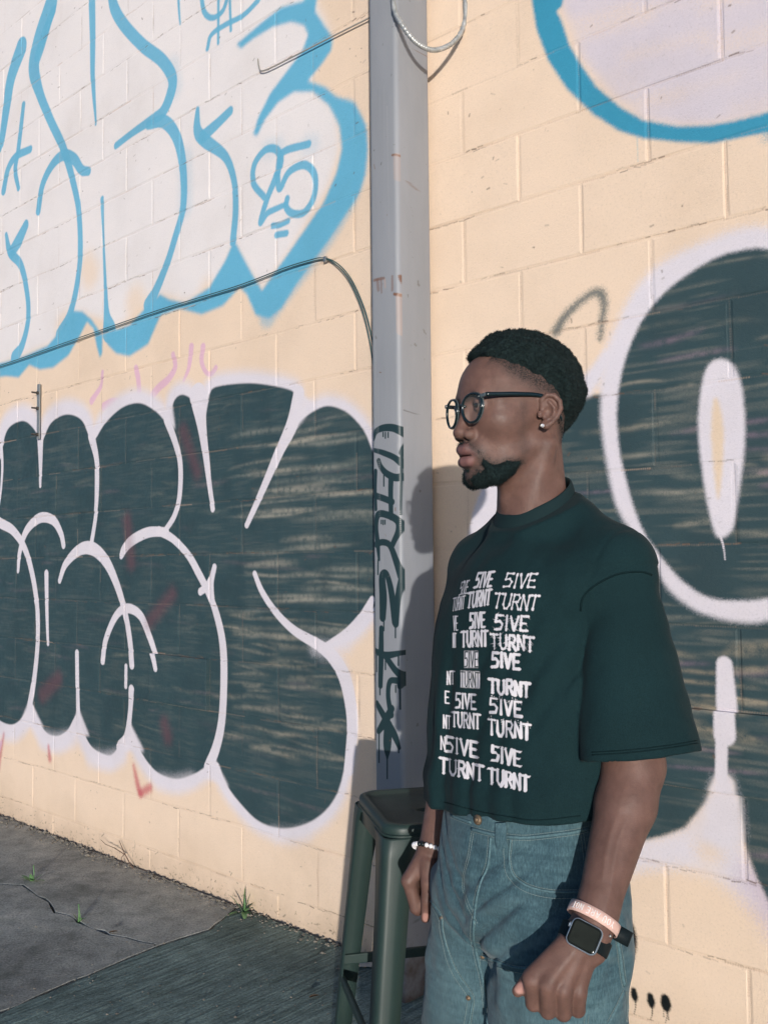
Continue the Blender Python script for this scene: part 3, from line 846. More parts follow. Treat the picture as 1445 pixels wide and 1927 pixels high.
for pts in ([(222, 265), (222, 330), (222, 560)], [(231, 400), (231, 562)], [(153, 372), (153, 422)], [(153, 1060), (153, 1122)], [(204, 1090), (204, 1156)], [(136, 1390), (136, 1432)], [(223, 1390), (224, 1502)], [(132, 1620), (132, 1760)], [(168, 1720), (168, 1838)], [(218, 1690), (218, 1712)], [(121, 1240), (121, 1320)], [(205, 1390), (205, 1420)], [(128, 780), (127, 850)], [(150, 165), (150, 182)], [(160, 165), (160, 190)], [(172, 165), (172, 186)], [(150, 590), (150, 608)], [(142, 590), (142, 604)], [(158, 590), (158, 606)], [(120, 500), (120, 530)], [(217, 1240), (217, 1290)], [(160, 1270), (160, 1310)]):
    PC.stroke(oncol_path(pts, 6.5), INK, 0.001, 1.0, 0.2)
RUST, RUSTL = srgb(120, 84, 66), srgb(190, 158, 140)
for pts, w, a in (([(738, 291), (746, 290), (757, 291)], 3, .9), ([(746, 294), (747, 330)], 12, .25), ([(742, 553), (752, 554), (762, 553)], 4, .95), ([(749, 518), (752, 532), (755, 552)], 4, .9), ([(752, 558), (753, 620)], 14, .35),
                  ([(704, 527), (716, 524), (722, 523)], 4, .7), ([(710, 526), (712, 545)], 5, .5), ([(717, 526), (718, 550)], 3, .5), ([(724, 526), (725, 540)], 3, .4), ([(738, 520), (738, 545)], 4, .5)):
    PC.stroke(oncol_path(pts, w, 1.0, 0, 0), RUST if a > .45 else RUSTL, 0.002, a, 1.0)
rc = np.random.default_rng(77)
for _ in range(46):                                            # chips, scuffs and old runs on the paint
    u, v = rc.uniform(-.01, CW + .1), rc.uniform(0.05, 3.1)
    PC.stroke(width_path([(u, v), (u + rc.normal(0, .003), v + rc.normal(0, .006))], 0.002, rc.uniform(.0006, .0022)), srgb(92, 90, 92) if rc.random() < .6 else RUST, 0.001, rc.uniform(.35, .9), 0.6)
for _ in range(22):
    u, v = rc.uniform(0, CW + .1), rc.uniform(0.4, 3.1); L = rc.uniform(.05, .5)
    PC.stroke(width_path([(u, v), (u + rc.normal(0, .002), v - L)], 0.006, [rc.uniform(.001, .004), .0004]), srgb(138, 138, 140) if rc.random() < .6 else srgb(178, 176, 176), 0.003, rc.uniform(.15, .4), 0.8)
cm = NT('grey_steel_paint', 0.5, 0.3)
uvn = cm.n('ShaderNodeUVMap'); uvn.uv_map = 'UVMap'
imn = cm.n('ShaderNodeTexImage'); imn.image = PC.image('column_paint'); imn.extension = 'EXTEND'
cm.l(uvn.outputs[0], imn.inputs[0])
cco = cm.coords()
cc1 = cm.mix(1.0, imn.outputs[0], cm.ramp(cm.noise(cm.scale(cco, (1, 1, 0.25)), 9, 5), [(0.3, (.88, .89, .89)), (0.6, (1.0, 1.0, 1.0)), (0.8, (1.06, 1.05, 1.05))]), 'MULTIPLY')
cc1 = cm.mix(1.0, cc1, cm.ramp(cm.noise(cco, 38, 3, 0.4), [(0.24, (.7, .66, .62)), (0.29, (1, 1, 1))]), 'MULTIPLY')
sep = cm.n('ShaderNodeSeparateXYZ'); cm.l(cco, sep.inputs[0])
foot_rust = cm.ramp(cm.math('ADD', sep.outputs[2], cm.math('MULTIPLY', cm.noise(cco, 16, 5), 0.5)), [(0.26, (0.42, 0.33, 0.27)), (0.42, (1, 1, 1))])
cm.base(cm.mix(1.0, cc1, foot_rust, 'MULTIPLY'))
cm.l(cm.ramp(cm.noise(cco, 14, 4), [(0.3, (.36,) * 3), (0.7, (.55,) * 3)]), cm.b.inputs['Roughness'])
cm.bump(cm.noise(cm.scale(cco, (1, 1, .4)), 26, 4), 0.12, 0.004)
# rounded tube section, unrolled for the paint sheet
sec = []
R = 0.016
for (sx, sy, a0) in ((-1, -1, PI), (1, -1, 1.5 * PI), (1, 1, 0), (-1, 1, .5 * PI)):
    for k in range(6):
        a = a0 + k / 5 * PI / 2
        sec.append((sx * (CW / 2 - R) + R * math.cos(a), sy * (CD / 2 - R) + R * math.sin(a)))
NS = len(sec)
V, Fc = [], []
zs = [0.0, 0.6, 1.2, 1.8, 2.4, 3.0, CH]
for z in zs: V += [(x, y, z) for x, y in sec]
for i in range(len(zs) - 1):
    for k in range(NS): Fc.append((i * NS + k, i * NS + (k + 1) % NS, (i + 1) * NS + (k + 1) % NS, (i + 1) * NS + k))
Fc.append(tuple((len(zs) - 1) * NS + k for k in range(NS)))
shaft = mesh('shaft', V, Fc, cm.m, col_root, smooth=True)
uv = shaft.data.uv_layers.new(name='UVMap')
for poly in shaft.data.polygons:
    for li in poly.loop_indices:
        v = shaft.data.vertices[shaft.data.loops[li].vertex_index].co
        u = (v.x + CW / 2) if v.y < CD / 2 - R - 1e-4 and poly.normal.y < -0.05 else CW + 0.06 + 0.03 * math.sin(3 * v.y)
        uv.data[li].uv = ((u - PC.u0) / (PC.u1 - PC.u0), (v.z - PC.v0) / (PC.v1 - PC.v0))

# ------------------------------------------------------------------ cables, conduit, rod, strap
def wall_pt(px, py, W, out):
    """point standing out from the wall's face"""
    t, z = onwall(px, py, W)
    n = np.array([math.cos(W['a']), math.sin(W['a'])]); d = np.array([math.sin(W['a']), -math.cos(W['a'])])
    p = n * (W['h'] - out) + d * t
    return (p[0], p[1], z)
cable_m = plain('black_cable_sheath', srgb(62, 92, 92), 0.45, spec=0.5)
cab = empty('cable', wall_pt(617, 490, LEFT, 0))
tag(cab, 'twin dark cable clipped along the left wall and looping down behind the steel column', 'cable')
inv = Matrix.Translation(-Vector(cab.location))
def rel(pts): return [inv @ Vector(p) for p in pts]
for k, dz in enumerate((0.0, 0.006)):
    pts = [wall_pt(x, y - k * 2.6, LEFT, 0.010 + 0.004 * k) for x, y in ((-260, 757), (-100, 719), (0, 692), (150, 640), (300, 588), (450, 542), (540, 508), (585, 494), (612, 489))]
    loop = [wall_pt(x + k * 5, y, LEFT, 0.012 + o) for x, y, o in ((634, 496, .003), (662, 525, .006), (686, 575, .008), (700, 625, .008), (709, 680, .008), (715, 740, .008))]
    tube('wire', rel(catmull(np.array(pts + loop), n=7)), 0.0021, cable_m, cab, 7)
clip = bmesh.new(); add_box(clip, inv @ Vector(wall_pt(617, 489, LEFT, 0.012)), (0.006, 0.006, 0.010), Matrix.Rotation(CA - PI / 2, 3, 'Z'), 0.002)
from_bm('clip', clip, plain('zinc_clip', (0.35, 0.36, 0.36), 0.35, 0.8), cab)

rod_m = plain('weathered_metal', srgb(172, 166, 156), 0.5, 0.2)
pts = [wall_pt(x, y, LEFT, 0.012) for x, y in ((490, 112), (492, 126), (502, 134), (560, 106), (640, 65), (694, 38), (712, 29))]
rod = tube('conduit_pipe', catmull(np.array(pts), n=5), 0.0027, rod_m, None, 8)
tag(rod, 'thin bent metal conduit lying along a joint at the top of the left wall', 'conduit')

flex_m = NT('galvanised_spiral', 0.38, 0.5)
flex_m.base(flex_m.ramp(flex_m.noise(flex_m.coords(), 50, 3), [(.3, srgb(150, 152, 150)), (.7, srgb(205, 205, 202))]))
flex_m.b.inputs['Metallic'].default_value = 0.35
fx = [at(x, y, Yd) for x, y, Yd in ((738, -120, 2.80), (738, -40, 2.79), (742, 16, 2.785), (758, 48, 2.77), (782, 78, 2.77), (812, 93, 2.79), (842, 86, 2.82), (864, 66, 2.84), (874, 40, 2.85), (876, 10, 2.85), (868, -40, 2.85), (850, -110, 2.86))]
path = catmull(np.array(fx), step=0.0022)
rad_ = [0.0074 + 0.0012 * math.sin(i * 2 * PI / 3.2) for i in range(len(path))]
flex = tube('flexible_conduit', path, rad_, flex_m.m, None, 10)
tag(flex, 'loop of ribbed metal flexible conduit hanging in front of the column top', 'conduit')

strap = empty('metal_strap', wall_pt(77, 775, LEFT, 0.0), CA - PI / 2)
tag(strap, 'short galvanised metal strap bolted upright on the wall above the dark letters', 'bracket')
hi, lo = wall_pt(78, 724, LEFT, 0), wall_pt(76, 828, LEFT, 0)
hh = (hi[2] - lo[2]) / 2
bm = bmesh.new(); add_box(bm, (0, -0.012, 0), (0.013, 0.003, hh), None, 0.001)
from_bm('plate', bm, plain('zinc_plate', srgb(150, 152, 150), 0.4, 0.4), strap)
for py in (740, 769, 818):
    zz = wall_pt(77, py, LEFT, 0)[2] - strap.location.z
    bm = bmesh.new()
    bmesh.ops.create_cone(bm, cap_ends=True, segments=6, radius1=0.009, radius2=0.009, depth=0.008, matrix=Matrix.Translation((0, -0.019, zz)) @ Matrix.Rotation(PI / 2, 4, 'X'))
    bmesh.ops.create_cone(bm, cap_ends=True, segments=8, radius1=0.0045, radius2=0.0045, depth=0.03, matrix=Matrix.Translation((0, -0.034, zz)) @ Matrix.Rotation(PI / 2, 4, 'X'))
    from_bm('bolt', bm, plain('dark_bolt', (0.09, 0.08, 0.07), 0.5, 0.5), strap)

# ------------------------------------------------------------------ weeds, twig, litter
leaf_m = NT('weed_leaf', 0.5, 0.4)
leaf_m.base(leaf_m.ramp(leaf_m.noise(leaf_m.coords(), 30, 3), [(.3, (0.085, 0.18, 0.075)), (.7, (0.16, 0.30, 0.12))]))
def blade(base, tip, width, sag, n=6):
    b, tp = Vector(base), Vector(tip)
    V = []
    side = (tp - b).cross(Vector((0, 0, 1)))
    side = side.normalized() if side.length > 1e-6 else Vector((1, 0, 0))
    for i in range(n + 1):
        f = i / n
        p = b.lerp(tp, f) - Vector((0, 0, sag * f * f)) + Vector((0, 0, sag * f * .8))
        w = width * (math.sin(PI * min(1, 0.12 + f * .88)) ** .7) * (1 - f * .2)
        fold = Vector((0, 0, w * .35))
        V += [p - side * w + fold, p, p + side * w + fold]
    Fc = []
    for i in range(n):
        a = i * 3
        Fc += [(a, a + 1, a + 4, a + 3), (a + 1, a + 2, a + 5, a + 4)]
    return V, Fc
def weed(px, py, leaves, label, seed):
    r = random.Random(seed)
    g = gpt(px, py)
    root = empty('weed', (g[0], g[1], 0))
    tag(root, label, 'weed')
    for (dx, dz, dy, w, sag) in leaves:
        V, Fc = blade((r.uniform(-.006, .006), r.uniform(-.006, .006), -.005), (dx, dy, dz), w, sag)
        mesh('leaf', V, Fc, leaf_m.m, root, True)
    V, Fc = tube_data([(0, 0, -.01), (.004, 0, .03), (0.0, 0.004, .06)], 0.0025, 5)
    mesh('stem', V, Fc, leaf_m.m, root, True)
    return root
weed(459, 1716, [(-0.050, 0.070, -.02, .012, .02), (0.004, 0.092, .0, .010, .0), (0.026, 0.072, -.01, .008, .005), (0.052, 0.042, .0, .007, .02), (-0.064, -0.000, -.05, .010, .03), (0.014, 0.004, -.08, .015, .04), (0.040, 0.030, -.04, .010, .03)], 'green grass weed growing at the wall foot left of the stool', 3)
weed(62, 1658, [(-.05, .025, 0, .008, .02), (.045, .03, -.01, .008, .02), (.0, .04, -.03, .007, .02), (-.02, .02, -.05, .007, .02), (.06, .012, -.03, .006, .02), (-.06, .01, .02, .006, .01)], 'small flat green weed in the pavement at the left edge', 4)
weed(147, 1735, [(-.02, .03, 0, .005, .01), (.02, .022, -.02, .006, .01), (.005, .035, .0, .004, .0), (.03, .012, .01, .005, .01)], 'tiny green sprout growing out of the pavement crack', 5)
tw = [Vector(wall_pt(x, y, LEFT, o)) for x, y, o in ((268, 1642, .03), (256, 1622, .03), (244, 1604, .025), (236, 1590, .02), (232, 1580, .02))]
tb = [Vector(wall_pt(x, y, LEFT, o)) for x, y, o in ((244, 1606, .025), (228, 1594, .03), (212, 1586, .035), (205, 1577, .04))]
twig = empty('dry_twig', tw[0])
tag(twig, 'bare dry forked twig leaning on the foot of the wall', 'twig')
twm = plain('dry_stem', (0.12, 0.075, 0.055), 0.8)
tube('stem', [p - tw[0] for p in tw], [.0026, .0024, .002, .0016, .001], twm, twig, 6)
tube('branch', [p - tw[0] for p in tb], [.002, .0018, .0014, .0008], twm, twig, 6)
tube('branch', [p - tw[0] for p in (tw[2], Vector(wall_pt(240, 1612, LEFT, .03)), Vector(wall_pt(246, 1622, LEFT, .04)))], [.0018, .0014, .0008], twm, twig, 6)
pg = gpt(688, 1817)
V = [(-.03, -.02, .004), (.035, -.028, .006), (.045, .02, .010), (-.02, .03, .005), (.005, 0, .016)]
paper = mesh('paper_scrap', [(x + pg[0], y + pg[1], z) for x, y, z in V], [(0, 1, 4), (1, 2, 4), (2, 3, 4), (3, 0, 4)], plain('paper', (0.5, 0.46, 0.40), 0.8))
so = paper.modifiers.new('thick', 'SOLIDIFY'); so.thickness = 0.0008
tag(paper, 'crumpled pale paper scrap lying on the ground behind the stool', 'litter')
for lx, ly, lab in ((582, 1880, 'small dry brown leaf on the broomed concrete near the stool'), (205, 1758, 'small dark dry leaf beside the pavement crack')):
    lp = gpt(lx, ly)
    V, Fc = blade((0, 0, .003), (.03, .008, .006), .008, .002, 4)
    o = mesh('dry_leaf', [(v[0] + lp[0], v[1] + lp[1], v[2]) for v in V], Fc, plain('dry_leaf', (0.14, 0.085, 0.045), 0.8))
    tag(o, lab, 'leaf')

# ------------------------------------------------------------------ metal bar stool behind the man
st_m = plain('dark_green_powder_coat', srgb(43, 60, 57), 0.46, 0.0, 0.35, grain=0.06, gscale=20)
SEAT_Z = 0.762
c0 = at(725, 1548, 1.86)[:2]; c1 = at(673, 1488, 2.125)[:2]
sa = (c1 - c0) / np.linalg.norm(c1 - c0); sb = np.array([sa[1], -sa[0]])
SS = 0.305
sc_ = c0 + sa * SS / 2 + sb * SS / 2
stool = empty('bar_stool', (sc_[0], sc_[1], 0), math.atan2(sb[1], sb[0]))
tag(stool, 'dark green metal bar stool with square seat, half hidden behind the man', 'stool')

def rounded_square(h, r, n=7):
    P = []
    for (sx, sy, a0) in ((1, 1, 0), (-1, 1, .5), (-1, -1, 1), (1, -1, 1.5)):
        for k in range(n):
            a = (a0 + .5 * k / (n - 1)) * PI
            P.append((sx * (h - r) + r * math.cos(a), sy * (h - r) + r * math.sin(a)))
    return P
# pressed seat: dished top, raised rolled rim, deep skirt, hand slot through the middle
prof = [(0.152, 0.040, -0.052), (0.1535, 0.042, -0.022), (0.1535, 0.042, -0.0205), (0.1505, 0.042, -0.019), (0.151, 0.042, -0.010), (0.1485, 0.040, -0.003), (0.143, 0.037, 0.0), (0.136, 0.034, -0.0005), (0.130, 0.031, -0.005), (0.124, 0.028, -0.0075), (0.10, 0.03, -0.009), (0.070, 0.028, -0.0105)]
V, Fc, n_ = [], [], 28
for h, r, z in prof: V += [(x, y, SEAT_Z + z) for x, y in rounded_square(h, r)]
slot = []
for k in range(n_):
    a = 2 * PI * (k + .5 - 3.5) / n_ + PI / 4
    sx = 0.050 * math.copysign(abs(math.cos(a)) ** .75, math.cos(a)); sy = 0.021 * math.copysign(abs(math.sin(a)) ** .9, math.sin(a))
    slot.append((sx, sy))
V += [(x * 1.12, y * 1.25, SEAT_Z - 0.0112) for x, y in slot]
V += [(x, y, SEAT_Z - 0.0135) for x, y in slot]
V += [(x * .95, y * .95, SEAT_Z - 0.024) for x, y in slot]
rows = len(prof) + 3
for i in range(rows - 1):
    for k in range(n_): Fc.append((i * n_ + k, i * n_ + (k + 1) % n_, (i + 1) * n_ + (k + 1) % n_, (i + 1) * n_ + k))
seat = mesh('seat', V, Fc, st_m, stool, True)
so = seat.modifiers.new('thick', 'SOLIDIFY'); so.thickness = 0.0015; so.offset = -1
es_ = seat.modifiers.new('edge', 'EDGE_SPLIT'); es_.split_angle = math.radians(50)
TOP, BOT = 0.140, 0.205
for sx in (1, -1):
    for sy in (1, -1):
        V, Fc = [], []
        lev = [(0.0, BOT, .036, .010), (0.30, BOT + (TOP - BOT) * .40, .044, .012), (0.60, BOT + (TOP - BOT) * .80, .054, .014), (0.700, TOP + .006, .066, .016), (0.735, TOP + .003, .085, .018), (SEAT_Z - .024, TOP + .0015, .098, .020)]
        for z, off, w, rr in lev:
            # an L shaped pressed leg: two flanges with a rounded corner outside
            sec_ = []
            ox, oy = off + .012, off + .012
            sec_.append((ox - w, oy)); sec_.append((ox - w * .5, oy))
            for k in range(5):
                a = PI / 2 - k / 4 * PI / 2
                sec_.append((ox - rr + rr * math.cos(a), oy - rr + rr * math.sin(a)))
            sec_.append((ox, oy - w * .5)); sec_.append((ox, oy - w))
            V += [(sx * x, sy * y, z) for x, y in sec_]
        m_ = 9
        for i in range(len(lev) - 1):
            for k in range(m_ - 1):
                q = (i * m_ + k, i * m_ + k + 1, (i + 1) * m_ + k + 1, (i + 1) * m_ + k)
                Fc.append(q if sx * sy > 0 else q[::-1])
        leg = mesh('leg', V, Fc, st_m, stool, True)
        so = leg.modifiers.new('thick', 'SOLIDIFY'); so.thickness = 0.0016; so.offset = 0
        bm = bmesh.new(); add_box(bm, (sx * (BOT + .002), sy * (BOT + .002), .006), (.012, .012, .006), None, .003)
        from_bm('foot_cap', bm, plain('rubber_foot', (.02, .022, .022), .8), leg)
def at_leg(sx, sy, z, inn=0.004):
    o = BOT + (TOP - BOT) * min(1, z / .75) + .012 - inn
    return Vector((sx * o, sy * o, z))
for (a, b, z) in (((1, 1), (1, -1), .350), ((1, -1), (-1, -1), .345), ((-1, -1), (-1, 1), .350), ((-1, 1), (1, 1), .382)):
    p, q = at_leg(*a, z), at_leg(*b, z)
    d = (q - p).normalized()
    bm = bmesh.new()
    ang = math.atan2(d.y, d.x)
    add_box(bm, (p + q) / 2, ((q - p).length / 2 - .002, .005, .011), Matrix.Rotation(ang, 3, 'Z'), .003)
    from_bm('stretcher', bm, st_m, stool)

# ------------------------------------------------------------------ solid-shape modelling: blend rounded solids, then skin the result with one continuous mesh
f32 = np.float32
def v3(*a): return np.array(a, f32)
def smin(a, b, k):
    if k <= 0: return np.minimum(a, b)
    h = np.clip(k - np.abs(a - b), 0, None) / k
    return np.minimum(a, b) - h * h * h * (k / 6.0)
def smax(a, b, k): return -smin(-a, -b, k)
def s_ell(p, c, r, R=None):
    q = p - v3(*c)
    if R is not None: q = q @ R
    r = v3(*r)
    k0 = np.sqrt(((q / r) ** 2).sum(-1)) + 1e-6
    k1 = np.sqrt(((q / (r * r)) ** 2).sum(-1)) + 1e-6
    return k0 * (k0 - 1.0) / k1
def s_cap(p, a, b, ra, rb=None):
    if rb is None: rb = ra
    a = v3(*a); b = v3(*b)
    ba = b - a
    pa = p - a
    h = np.clip((pa @ ba) / (ba @ ba + 1e-9), 0, 1)
    d = pa - h[..., None] * ba
    return np.sqrt((d * d).sum(-1)) - (ra + (rb - ra) * h)
def s_chain(p, pts, rad, k):
    out = None
    for i in range(len(pts) - 1):
        d = s_cap(p, pts[i], pts[i + 1], rad[i], rad[i + 1])
        out = d if out is None else smin(out, d, k)
    return out

def noise3(p, scale, seed=0):
    """value noise, smooth, about -1..1"""
    q = p * scale + 31.7 * (seed + 1)
    i = np.floor(q).astype(np.int64); f = (q - i).astype(f32)
    u = f * f * (3 - 2 * f)
    def h(x, y, z):
        n = (x * 374761393 + y * 668265263 + z * 2147483647 + seed * 1274126177) & 0x7fffffff
        n = ((n ^ (n >> 13)) * 1274126177) & 0x7fffffff
        return ((n ^ (n >> 16)) & 0xffff).astype(f32) / 32767.5 - 1.0
    x, y, z = i[..., 0], i[..., 1], i[..., 2]
    ux, uy, uz = u[..., 0], u[..., 1], u[..., 2]
    def L(a, b, t): return a + (b - a) * t
    return L(L(L(h(x, y, z), h(x + 1, y, z), ux), L(h(x, y + 1, z), h(x + 1, y + 1, z), ux), uy),
             L(L(h(x, y, z + 1), h(x + 1, y, z + 1), ux), L(h(x, y + 1, z + 1), h(x + 1, y + 1, z + 1), ux), uy), uz)

def skin_solid(f, lo, hi, h, B=12, lip=1.35):
    """surface nets over the zero level of f, evaluated only in blocks near the surface"""
    lo = np.array(lo, float); hi = np.array(hi, float)
    nb = np.ceil((hi - lo) / (h * B)).astype(int)
    n = nb * B
    bc = np.stack(np.meshgrid(*[(np.arange(k) + 0.5) * B * h for k in nb], indexing='ij'), -1).reshape(-1, 3) + lo
    fc = f(bc.astype(f32))
    keep = np.abs(fc) < lip * B * h * 0.87 + 0.002
    G = np.empty(tuple(n + 1), f32)
    sg = np.where(fc < 0, -1.0, 1.0).astype(f32).reshape(nb)
    G[:-1, :-1, :-1] = np.repeat(np.repeat(np.repeat(sg, B, 0), B, 1), B, 2)
    G[-1] = 1; G[:, -1] = 1; G[:, :, -1] = 1
    ks = np.argwhere(keep.reshape(nb))
    loc = np.stack(np.meshgrid(*[np.arange(B + 1)] * 3, indexing='ij'), -1).reshape(-1, 3)
    for s in range(0, len(ks), 96):
        kk = ks[s:s + 96]
        idx = kk[:, None, :] * B + loc[None]
        P = (idx.reshape(-1, 3) * h + lo).astype(f32)
        val = f(P).reshape(len(kk), B + 1, B + 1, B + 1)
        for j, (a, b, c) in enumerate(kk * B):
            G[a:a + B + 1, b:b + B + 1, c:c + B + 1] = val[j]
    I = (G < 0)
    cnt = np.zeros(tuple(n), np.uint8)
    offs = [(a, b, c) for a in (0, 1) for b in (0, 1) for c in (0, 1)]
    for a, b, c in offs:
        cnt += I[a:a + n[0], b:b + n[1], c:c + n[2]]
    act = np.flatnonzero((cnt > 0) & (cnt < 8))
    ijk = np.stack(np.unravel_index(act, tuple(n)), -1)
    cv_ = np.stack([G[ijk[:, 0] + a, ijk[:, 1] + b, ijk[:, 2] + c] for a, b, c in offs], -1)
    acc = np.zeros((len(act), 3), f32); num = np.zeros(len(act), f32)
    O = np.array(offs, f32)
    for e0 in range(8):
        for e1 in range(e0 + 1, 8):
            if np.abs(O[e0] - O[e1]).sum() != 1: continue
            a, b = cv_[:, e0], cv_[:, e1]
            m = (a < 0) != (b < 0)
            t = np.where(m, a / np.where(m, a - b, 1), 0)
            pt = O[e0] + (O[e1] - O[e0]) * t[:, None]
            acc += np.where(m[:, None], pt, 0); num += m
    V = (ijk + acc / np.maximum(num, 1)[:, None]) * h + lo
    F = []
    for ax in range(3):
        sl0 = [slice(None)] * 3; sl1 = [slice(None)] * 3
        sl0[ax] = slice(0, -1); sl1[ax] = slice(1, None)
        A, Bq = I[tuple(sl0)], I[tuple(sl1)]
        e = np.argwhere(A != Bq)
        o1, o2 = [(1, 2), (2, 0), (0, 1)][ax]
        ok = (e[:, o1] > 0) & (e[:, o2] > 0) & (e[:, o1] < n[o1]) & (e[:, o2] < n[o2])
        e = e[ok]
        def cell(d1, d2):
            c = e.copy(); c[:, o1] -= d1; c[:, o2] -= d2
            return np.searchsorted(act, np.ravel_multi_index((c[:, 0], c[:, 1], c[:, 2]), tuple(n)))
        q = np.stack([cell(1, 1), cell(0, 1), cell(0, 0), cell(1, 0)], -1)
        fl = A[e[:, 0], e[:, 1], e[:, 2]]
        q = np.where(fl[:, None], q, q[:, ::-1])
        F.append(q)
    return V, np.vstack(F)

def fast_mesh(name, V, F, mat=None, parent=None, smooth=True):
    me = bpy.data.meshes.new(name)
    V = np.asarray(V, f32); F = np.asarray(F, np.int32)
    k = F.shape[1]
    me.vertices.add(len(V)); me.vertices.foreach_set('co', V.ravel())
    me.loops.add(F.size); me.loops.foreach_set('vertex_index', F.ravel())
    me.polygons.add(len(F)); me.polygons.foreach_set('loop_start', np.arange(0, F.size, k, dtype=np.int32))
    me.polygons.foreach_set('use_smooth', np.full(len(F), smooth))
    me.update(calc_edges=True); me.validate()
    if mat: me.materials.append(mat)
    return link(bpy.data.objects.new(name, me), parent)

def grad(f, P, e=0.0008):
    g = np.stack([f(P + v3(e, 0, 0)) - f(P - v3(e, 0, 0)), f(P + v3(0, e, 0)) - f(P - v3(0, e, 0)), f(P + v3(0, 0, e)) - f(P - v3(0, 0, e))], -1)
    return g / (np.linalg.norm(g, axis=-1, keepdims=True) + 1e-9)

# ------------------------------------------------------------------ the man: head frame (x forward, y to his left, z up from the ear canal)
HO = v3(0.2217, 1.58, 1.5125)
HF = v3(-0.909, -0.418, 0); HF = HF / np.linalg.norm(HF)
HL = v3(-HF[1], HF[0], 0)
HR = np.stack([HF, HL, v3(0, 0, 1)], 0)                   # rows: local axes in the world
def to_head(p): return (p - HO) @ HR.T
def from_head(q): return np.asarray(q, f32) @ HR + HO

def mirror(p): return np.stack([p[..., 0], np.abs(p[..., 1]), p[..., 2]], -1)

ELIP = []
def head_skull(q):
    m = mirror(q)
    d = s_ell(q, (-0.006, 0, 0.036), (0.101, 0.0765, 0.089))
    d = smin(d, s_ell(q, (0.036, 0, 0.046), (0.058, 0.064, 0.056)), 0.03)
    return d
def head_solid(q):
    m = mirror(q)
    d = head_skull(q)
    d = smin(d, s_ell(q, (0.036, 0, -0.015), (0.056, 0.0635, 0.055)), 0.025)
    d = smin(d, s_ell(q, (0.030, 0, -0.060), (0.055, 0.054, 0.046)), 0.025)
    d = smin(d, s_cap(m, (-0.002, 0.049, -0.048), (0.066, 0.016, -0.096), 0.014, 0.017), 0.034)      # jaw
    d = smin(d, s_ell(q, (0.073, 0, -0.101), (0.021, 0.022, 0.018)), 0.02)                          # chin
    d = smin(d, s_ell(m, (0.052, 0.043, -0.012), (0.027, 0.018, 0.018)), 0.045)                     # cheekbone
    d = smin(d, s_chain(m, [(0.086, 0.004, 0.024), (0.080, 0.030, 0.027), (0.064, 0.052, 0.016)], [0.0125, 0.0115, 0.006], 0.01), 0.024)       # brow
    d = smin(d, s_ell(q, (0.076, 0, -0.060), (0.026, 0.033, 0.032)), 0.02)                          # muzzle
    d = smax(d, -s_ell(m, (0.104, 0.033, 0.012), (0.018, 0.019, 0.0130)), 0.014)                    # eye socket
    d = smin(d, s_cap(q, (0.089, 0, 0.019), (0.1045, 0, -0.026), 0.0080, 0.0100), 0.012)             # nose
    d = smin(d, s_ell(q, (0.1050, 0, -0.0300), (0.0125, 0.0130, 0.0110)), 0.008)
    d = smin(d, s_ell(m, (0.0945, 0.0155, -0.0340), (0.0130, 0.0088, 0.0092)), 0.007)
    d = smax(d, -s_ell(m, (0.1005, 0.0085, -0.0420), (0.0065, 0.0042, 0.0050)), 0.003)
    d = smin(d, lips(q), 0.005)
    d = smax(d, -s_ell(q, (0.108, 0, -0.0672), (0.022, 0.0265, 0.0011)), 0.003)
    # eyelids
    ball = s_ell(m, (0.0835, 0.0320, 0.0135), (0.0142, 0.0145, 0.0138))
    d = smin(d, ball, 0.006)
    d = smax(d, -s_ell(m, (0.0990, 0.0335, 0.0110), (0.0120, 0.0126, 0.0032)), 0.002)
    # ear
    d = smin(d, ear(m), 0.006)
    # neck
    d = smin(d, s_cap(q, (-0.026, 0, -0.04), (-0.040, 0, -0.30), 0.0535, 0.064), 0.03)
    d = smin(d, s_cap(m, (-0.026, 0.062, -0.050), (0.010, 0.014, -0.205), 0.010, 0.011), 0.034)
    d = smin(d, s_ell(q, (0.018, 0, -0.138), (0.012, 0.012, 0.016)), 0.02)
    return d
def lips(q):
    m = mirror(q)
    u = s_chain(m, [(0.1000, 0.0, -0.0575), (0.0985, 0.008, -0.0565), (0.0890, 0.0240, -0.0665)], [0.0098, 0.0094, 0.0036], 0.004)
    l = s_chain(m, [(0.0985, 0.0, -0.0768), (0.0950, 0.011, -0.0765), (0.0880, 0.0230, -0.0690)], [0.0092, 0.0086, 0.0034], 0.004)
    return smin(u, l, 0.0015)
